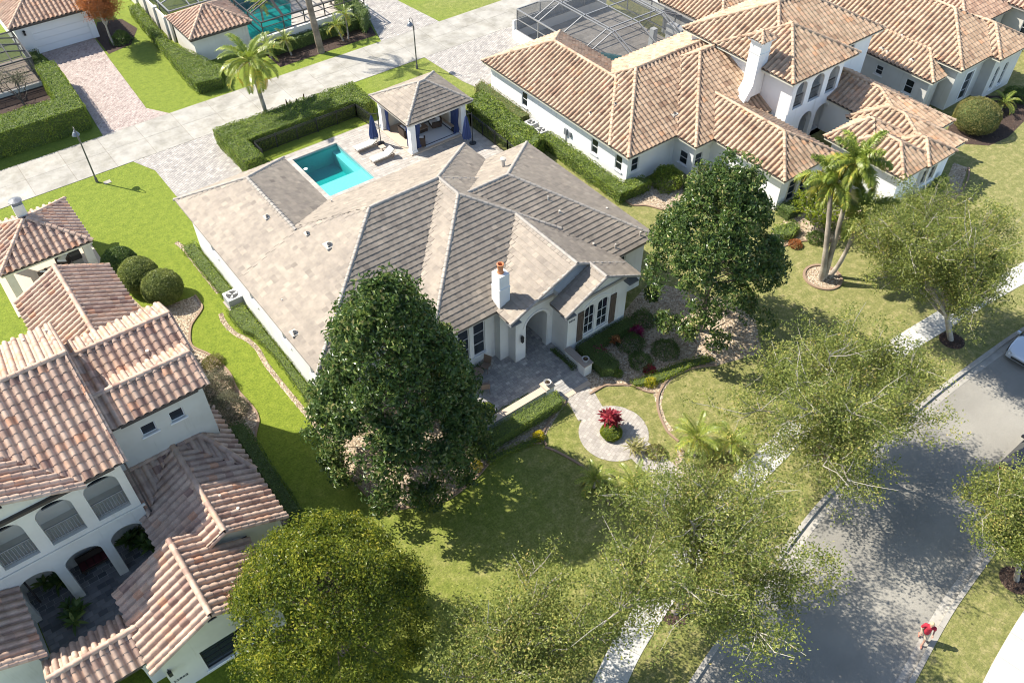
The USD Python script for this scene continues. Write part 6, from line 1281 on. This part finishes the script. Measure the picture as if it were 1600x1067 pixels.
def umbrella(x, y, lab, px):
    t = Thing('folded_umbrella', lab, 'umbrella', (x, y, 0))
    t.part('base', M().lathe([(.28, .03), (.28, .09), (.05, .12), (0, .12)], (x, y, 0), 14), 'iron'); t.part('pole', M().tube([(x, y, .03), (x, y, 2.75)], .035, 8), 'iron')
    t.part('arm', M().tube([(x, y, 2.7), (px[0], px[1], 2.62)], .025, 6), 'iron')
    n = 16; V = []; zs = (.55, .8, 1.2, 1.7, 2.1, 2.4, 2.55); rs = (.27, .30, .25, .19, .13, .08, .02); a = np.arange(n) / n * 2 * PI
    for z, r in zip(zs, rs): rr = r * (1 + .28 * np.cos(a * 8)); V.append(np.c_[px[0] + np.cos(a) * rr, px[1] + np.sin(a) * rr, np.full(n, z)])
    i = np.arange(len(zs) - 1)[:, None] * n + np.arange(n)[None]; j = np.arange(len(zs) - 1)[:, None] * n + (np.arange(n)[None] + 1) % n
    t.part('canopy', M().add(np.vstack(V), np.stack([i, j, j + n, i + n], -1).reshape(-1, 4)), 'navy_cloth')
umbrella(27.25, 52.5, 'folded blue umbrella beside the loungers left of the pavilion', (26.85, 52.8)); umbrella(33.0, 48.1, 'folded blue umbrella behind the roof hip right of the pavilion', (32.6, 48.3))

# ---- inside the pavilion
def armchair(x, y, rz, lab, w=.85):
    t = Thing('wicker_armchair', lab, 'armchair', (x, y, .1)); ca, sa_ = math.cos(rz), math.sin(rz)
    def tr(m):
        for i, v in enumerate(m.v): q = v.copy(); m.v[i] = np.c_[x + q[:, 0] * ca - q[:, 1] * sa_, y + q[:, 0] * sa_ + q[:, 1] * ca, q[:, 2] + .1]
        return m
    h = w / 2
    t.part('base', tr(M().box(-h, h, -.4, .4, .06, .30)), 'wicker'); t.part('backrest', tr(M().box(-h, h, .32, .44, .30, .82)), 'wicker')
    for s in (-1, 1): t.part('armrest', tr(M().box(s * h - (.12 if s > 0 else 0), s * h + (0 if s > 0 else .12), -.4, .318, .301, .56)), 'wicker')
    t.part('seat_cushion', tr(M().box(-h + .13, h - .13, -.40, .30, .302, .44)), 'cushion_white'); t.part('back_cushion', tr(M().box(-h + .14, h - .14, .16, .315, .45, .86)), 'cushion_white')
armchair(32.0, 51.9, -1.75, 'wicker armchair with pale cushions right of the coffee table in the pavilion'); armchair(30.9, 53.5, 0, 'wide wicker sofa with pale cushions at the back wall of the pavilion', 1.5); armchair(29.4, 52.2, 1.57, 'wicker armchair seen between the left columns of the pavilion'); armchair(29.55, 50.35, 2.6, 'wicker armchair behind the front left column of the pavilion')
t = Thing('coffee_table', 'dark wicker coffee table with a white bowl on the pavilion rug', 'table', (30.6, 51.9, .1)); t.part('top', M().box(30.05, 31.15, 51.55, 52.25, .46, .52), 'tan_metal'); t.part('body', M().box(30.1, 31.1, 51.6, 52.2, .14, .459), 'wicker')
single('bowl', M().lathe([(.06, .52), (.20, .60), (.22, .64), (.19, .63), (0, .56)], (30.5, 51.95, 0), 16), 'cushion_white', 'round white bowl on the pavilion coffee table', 'bowl')
rg = Thing('outdoor_rug', 'white rug with navy border line on the pavilion floor', 'rug', (31, 51.4, .1)); rg.part('pile', M().box(29.6, 32.9, 49.75, 53.0, .104, .116), 'rug_white'); m = M()
for a, b, c, d in ((29.8, 32.7, 49.95, 50.05), (29.8, 32.7, 52.7, 52.8), (29.8, 29.9, 50.051, 52.699), (32.6, 32.7, 50.051, 52.699)): m.box(a, b, c, d, .117, .121)
rg.part('border', m, 'rug_navy')
single('side_pot', M().lathe([(0, .1), (.16, .1), (.2, .3), (.17, .34), (0, .3)], (32.75, 50.4, 0), 14), 'iron', 'black pot by the front right pavilion column', 'pot')
# ---- patio set
def bistro_chair(x, y, rz, lab):
    t = Thing('patio_chair', lab, 'chair', (x, y, 0)); ca, sa_ = math.cos(rz), math.sin(rz)
    T = lambda q: (x + q[0] * ca - q[1] * sa_, y + q[0] * sa_ + q[1] * ca, q[2] + .045)
    for sx in (-.24, .24): t.part('leg', M().tube([T((sx, -.26, 0)), T((sx, -.22, .43))], .016, 6), 'tan_metal'); t.part('leg', M().tube([T((sx, .30, 0)), T((sx, .22, .43)), T((sx, .34, .98))], .016, 6), 'tan_metal')
    for sx in (-.27, .27): t.part('armrest', M().tube([T((sx, -.22, .43)), T((sx, -.20, .63)), T((sx, .25, .65))], .016, 6), 'tan_metal')
    V = [T((-.25, -.25, .44)), T((.25, -.25, .44)), T((.25, .22, .42)), T((-.25, .22, .42)), T((-.25, .22, .43)), T((.25, .22, .43)), T((.24, .34, .98)), T((-.24, .34, .98))]
    def slab(q): q = np.array(q); n = np.cross(q[1] - q[0], q[3] - q[0]); n /= np.linalg.norm(n); return M().add(np.vstack([q, q - n * .02]), [[0, 1, 2, 3], [7, 6, 5, 4], [0, 4, 5, 1], [1, 5, 6, 2], [2, 6, 7, 3], [3, 7, 4, 0]])
    t.part('seat', slab(V[:4]), 'tan_metal'); t.part('backrest', slab(V[4:]), 'tan_metal')
t = Thing('bistro_table', 'round brown bistro table on the front patio', 'table', (18.75, 27.75, 0)); t.part('tabletop', M().lathe([(0, .70), (.34, .70), (.36, .72), (.35, .74), (0, .74)], (18.75, 27.75, 0), 24), 'tan_metal')
for a in (.4, 1.97, 3.54, 5.11): t.part('leg', M().tube([(18.75 + .30 * math.cos(a), 27.75 + .30 * math.sin(a), .045), (18.75 + .08 * math.cos(a), 27.75 + .08 * math.sin(a), .4), (18.75 + .2 * math.cos(a), 27.75 + .2 * math.sin(a), .7)], .015, 6), 'tan_metal')
bistro_chair(19.55, 28.05, -1.1, 'brown patio chair right of the bistro table'); bistro_chair(18.55, 26.75, 2.7, 'brown patio chair below the bistro table, partly under the magnolia leaves')
# ---- left villa's courtyard seat, pavilion chairs
t = Thing('courtyard_bench', 'dark bench with red cushions under the middle lower arch', 'bench', (-3.2, 29.4, 0)); t.part('seat', M().box(-3.9, -2.5, 29.05, 29.6, .3, .42), 'wicker'); t.part('backrest', M().box(-3.9, -2.5, 29.6, 29.68, .42, .85), 'wicker')
for x in (-3.85, -2.6): t.part('leg', M().box(x, x + .08, 29.1, 29.55, .03, .299), 'wicker')
for k in range(4): t.part('cushion', M().box(-3.86 + k * .34, -3.56 + k * .34, 29.1, 29.55, .425, .50), 'cushion_red')
armchair(1.6, 52.0, 2.4, 'dark armchair under the left garden pavilion roof'); armchair(2.9, 53.2, -.6, 'dark armchair deeper under the left garden pavilion roof'); armchair(.9, 50.7, 2.0, 'dark armchair at the front of the left garden pavilion')
t = Thing('barbecue_grill', 'dark grill by the right column of the left garden pavilion', 'grill', (3.6, 52.6, 0)); t.part('body', M().box(3.2, 3.9, 52.3, 52.8, .5, .9), 'iron'); t.part('lid', M().tube([(3.2, 52.55, .9), (3.9, 52.55, .9)], .26, 10), 'unit_dark'); t.part('cart', M().box(3.25, 3.85, 52.35, 52.75, .06, .499), 'aluminium_grey')
single('valve_box', M().box(8.05, 8.55, 60.35, 60.75, -.02, .035), 'concrete', 'small concrete box in the grass beside the lamp foot before the massive hedge', 'valve box')

# ------------------------------------------------------------------ cars
def car(x, y, rz, paint, lab, z=ROAD_Z):
    t = Thing('parked_car', lab, 'car', (x, y, z)); ca, sa_ = math.cos(rz), math.sin(rz)
    def W(v): v = np.asarray(v, float).reshape(-1, 3); return np.c_[x + v[:, 0] * ca - v[:, 1] * sa_, y + v[:, 0] * sa_ + v[:, 1] * ca, v[:, 2] + z]
    # sections along the length: x, half width at the sill, half width at the shoulder, height of sill, shoulder, bonnet/roof centre, half width at top
    S = [(2.30, .55, .62, .30, .52, .60, .50), (2.18, .78, .80, .22, .62, .72, .66), (1.7, .86, .89, .20, .74, .86, .74), (.95, .88, .91, .20, .82, .97, .74), (.75, .88, .91, .20, .84, 1.02, .70), (.05, .88, .91, .20, .88, 1.42, .58), (-.6, .88, .91, .20, .90, 1.46, .57), (-1.3, .88, .91, .20, .91, 1.38, .56), (-1.75, .87, .90, .22, .92, 1.06, .66), (-2.1, .84, .87, .26, .90, .98, .66), (-2.28, .70, .76, .36, .74, .82, .58)]
    def ring(s): X, a, b, z0, z1, z2, c = s; return [(X, -a, z0), (X, -b, (z0 + z1) / 2), (X, -b * .985, z1), (X, -c, z2 - .05), (X, -c * .5, z2), (X, c * .5, z2), (X, c, z2 - .05), (X, b * .985, z1), (X, b, (z0 + z1) / 2), (X, a, z0)]
    R = np.array([ring(s) for s in S]); n = R.shape[1]; body = M(); glass = M()
    F = []; G = []
    for i in range(len(S) - 1):
        for j in range(n - 1):
            q = [i * n + j, (i + 1) * n + j, (i + 1) * n + j + 1, i * n + j + 1]
            (G if (4 <= i <= 7 and j in (2, 6)) or (i in (4, 7) and j in (3, 4, 5)) else F).append(q)
    V = W(R.reshape(-1, 3)); body.add(V, F); body.add(V[:n], [[0, k, k + 1] for k in range(1, n - 1)]); body.add(V[-n:], [[0, k + 1, k] for k in range(1, n - 1)])
    b = t.part('body', body, paint, smooth=35); t.part('window_glass', M().add(V, G), 'window_glass')
    for sx in (1.38, -1.38):
        for s in (-1, 1):
            c0, c1 = W((sx, s * .66, .33))[0], W((sx, s * .93, .33))[0]
            w = t.part('wheel', M().tube([c0, c1], .33, 20), 'rubber'); t.part('rim', M().tube([c1, c1 + (c1 - c0) * .04], [.21, .19], 14), 'chrome', w)
    for s in (-1, 1):
        q = M().add(W([(2.19, s * .74, .60), (2.26, s * .50, .58), (2.26, s * .50, .70), (2.12, s * .74, .74), (1.95, s * .78, .76)]), [[0, 1, 2], [0, 2, 3], [0, 3, 4]] if s < 0 else [[0, 2, 1], [0, 3, 2], [0, 4, 3]]); t.part('headlight', q, 'head_lens')
        t.part('taillight', M().tm(trimesh.creation.box([.12, .3, .16])).__class__().add(W(trimesh.creation.box([.14, .30, .17]).vertices + [-2.2, s * .66, .78]), trimesh.creation.box([1, 1, 1]).faces), 'tail_red')
        t.part('mirror', M().add(W(trimesh.creation.box([.14, .2, .13]).vertices + [.62, s * 1.0, .98]), trimesh.creation.box([1, 1, 1]).faces), paint)
    t.part('grille', M().add(W([(2.315, -.42, .34), (2.315, .42, .34), (2.315, .44, .50), (2.315, -.44, .50)]), [[0, 1, 2, 3]]), 'unit_dark'); t.part('bumper_slot', M().add(W([(2.285, -.6, .56), (2.285, .6, .56), (2.25, .55, .60), (2.25, -.55, .60)]), [[0, 1, 2, 3]]), 'unit_dark')
    t.part('floorpan', M().add(W(trimesh.creation.box([4.2, 1.6, .1]).vertices + [0, 0, .22]), trimesh.creation.box([1, 1, 1]).faces), 'rubber')
car(47.35, 9.25, PI + .06, 'car_silver', 'silver car with its front half in the frame under the right hand street oak'); car(38.85, 4.75, .02, 'car_black', 'black car behind the small street oak at the right edge')

# ------------------------------------------------------------------ the walker in red
def person():
    x, y, z0 = 25.62, 2.44, ROAD_Z + .01; f = math.radians(205); ca, sa_ = math.cos(f), math.sin(f)     # walks towards the lower left; local +x is ahead, +y to the left
    T = lambda q: np.array([x + q[0] * ca - q[1] * sa_, y + q[0] * sa_ + q[1] * ca, z0 + q[2]])
    def hull(chain):
        tot = None
        for (a, ra), (b, rb) in zip(chain[:-1], chain[1:]):
            s = m3.Manifold.hull(m3.Manifold.sphere(ra, 20).translate(list(T(a))) + m3.Manifold.sphere(rb, 20).translate(list(T(b)))); tot = s if tot is None else tot + s
        return tot
    legs = [[((.0, .09, .90), .085), ((.17, .10, .50), .058), ((.26, .10, .10), .040)], [((.0, -.09, .90), .085), ((.02, -.10, .49), .058), ((-.24, -.10, .16), .040)]]
    arms = [[((-.01, .19, 1.40), .055), ((-.10, .27, 1.13), .042), ((.10, .27, .98), .032)], [((-.01, -.19, 1.40), .055), ((.02, -.28, 1.12), .042), ((.25, -.24, 1.05), .032)]]
    b = hull(legs[0]) + hull(legs[1]) + hull([((0, .07, .93), .11), ((0, -.07, .93), .11)]) + hull([((0, 0, .95), .125), ((.01, 0, 1.15), .12), ((0, 0, 1.34), .125)]) + hull([((0, -.15, 1.40), .07), ((0, .15, 1.40), .07)]) + hull([((0, 0, 1.42), .06), ((.02, 0, 1.54), .052)])
    for c in arms: b = b + hull(c)
    # head: skull, jaw, nose, ears
    b = b + hull([((.02, 0, 1.64), .095), ((.055, 0, 1.60), .075)]) + hull([((.05, 0, 1.56), .055), ((.09, 0, 1.545), .04)]) + hull([((.115, 0, 1.625), .018), ((.14, 0, 1.60), .016)]) + hull([((.02, .095, 1.62), .022), ((.02, .10, 1.60), .018)]) + hull([((.02, -.095, 1.62), .022), ((.02, -.10, 1.60), .018)])
    # hands: palm, four fingers and a thumb each, relaxed
    for s, w, d in ((1, np.array([.10, .27, .98]), np.array([.80, 0, -.55])), (-1, np.array([.25, -.24, 1.05]), np.array([.9, .25, -.25]))):
        d = d / np.linalg.norm(d); sd = np.array([0, 1.0, 0]); up = np.cross(d, sd); pc = w + d * .06
        b = b + hull([(tuple(w + d * .02), .028), (tuple(pc + sd * .012), .030), (tuple(pc - sd * .012), .028)])
        for k in range(4):
            r = pc + d * .025 + sd * (k - 1.5) * .019; L = (.030, .036, .034, .027)[k]; p1 = r + d * L; p2 = p1 + (d * .7 + up * .7) * L * .8; b = b + hull([(tuple(r), .0095), (tuple(p1), .009), (tuple(p2), .008)])
        r = w + d * .035 - sd * .03 * s; b = b + hull([(tuple(r), .012), (tuple(r + d * .03 - sd * .02 * s), .0105), (tuple(r + d * .055 - sd * .02 * s + up * .01), .009)])
    q = b.refine_to_length(.022).to_mesh(); tm = trimesh.Trimesh(q.vert_properties[:, :3], q.tri_verts); trimesh.smoothing.filter_taubin(tm, iterations=6)
    t = Thing('person', 'person in red shirt and khaki shorts walking along the road edge', 'person', (x, y, z0)); t.part('body', M().tm(tm), 'skin', smooth=60)
    def cloth(man, name, mat):
        q = man.refine_to_length(.03).to_mesh(); m = trimesh.Trimesh(q.vert_properties[:, :3], q.tri_verts); m.vertices = m.vertices + (rough(m.vertices, 9, 3) * .02)[:, None] * m.vertex_normals; trimesh.smoothing.filter_taubin(m, iterations=4); t.part(name, M().tm(m), mat, smooth=60)
    sh = hull([((0, 0, .94), .165), ((.0, 0, 1.15), .155), ((0, 0, 1.36), .15)]) + hull([((0, -.16, 1.395), .095), ((0, .16, 1.395), .095)])
    for c in arms: a, e = np.array(c[0][0]), np.array(c[1][0]); sh = sh + hull([(tuple(a), .085), (tuple(a + (e - a) * .75), .075)])
    cloth(sh, 'shirt', 'red_shirt')
    so_ = hull([((0, .07, .92), .135), ((0, -.07, .92), .135)])
    for c in legs: a, e = np.array(c[0][0]), np.array(c[1][0]); so_ = so_ + hull([(tuple(a), .118), (tuple(a + (e - a) * .80), .105)])
    cloth(so_, 'shorts', 'khaki')
    cloth(hull([((.0, 0, 1.68), .100), ((-.03, 0, 1.63), .095)]), 'hair', 'hair_blond')
    for a, d in (((.26, .10, .045), .10), ((-.26, -.10, .10), .10)):
        t.part('shoe', M().man(hull([((a[0] - .05, a[1], a[2]), .047), ((a[0] + .14, a[1], a[2] - .008 if d else a[2]), .04)])), 'shoe')
    for s in (-1, 1): t.part('eye', M().tm(trimesh.creation.icosphere(1, .012).apply_translation(T((.118, s * .032, 1.63)))), 'number_dark')
person()
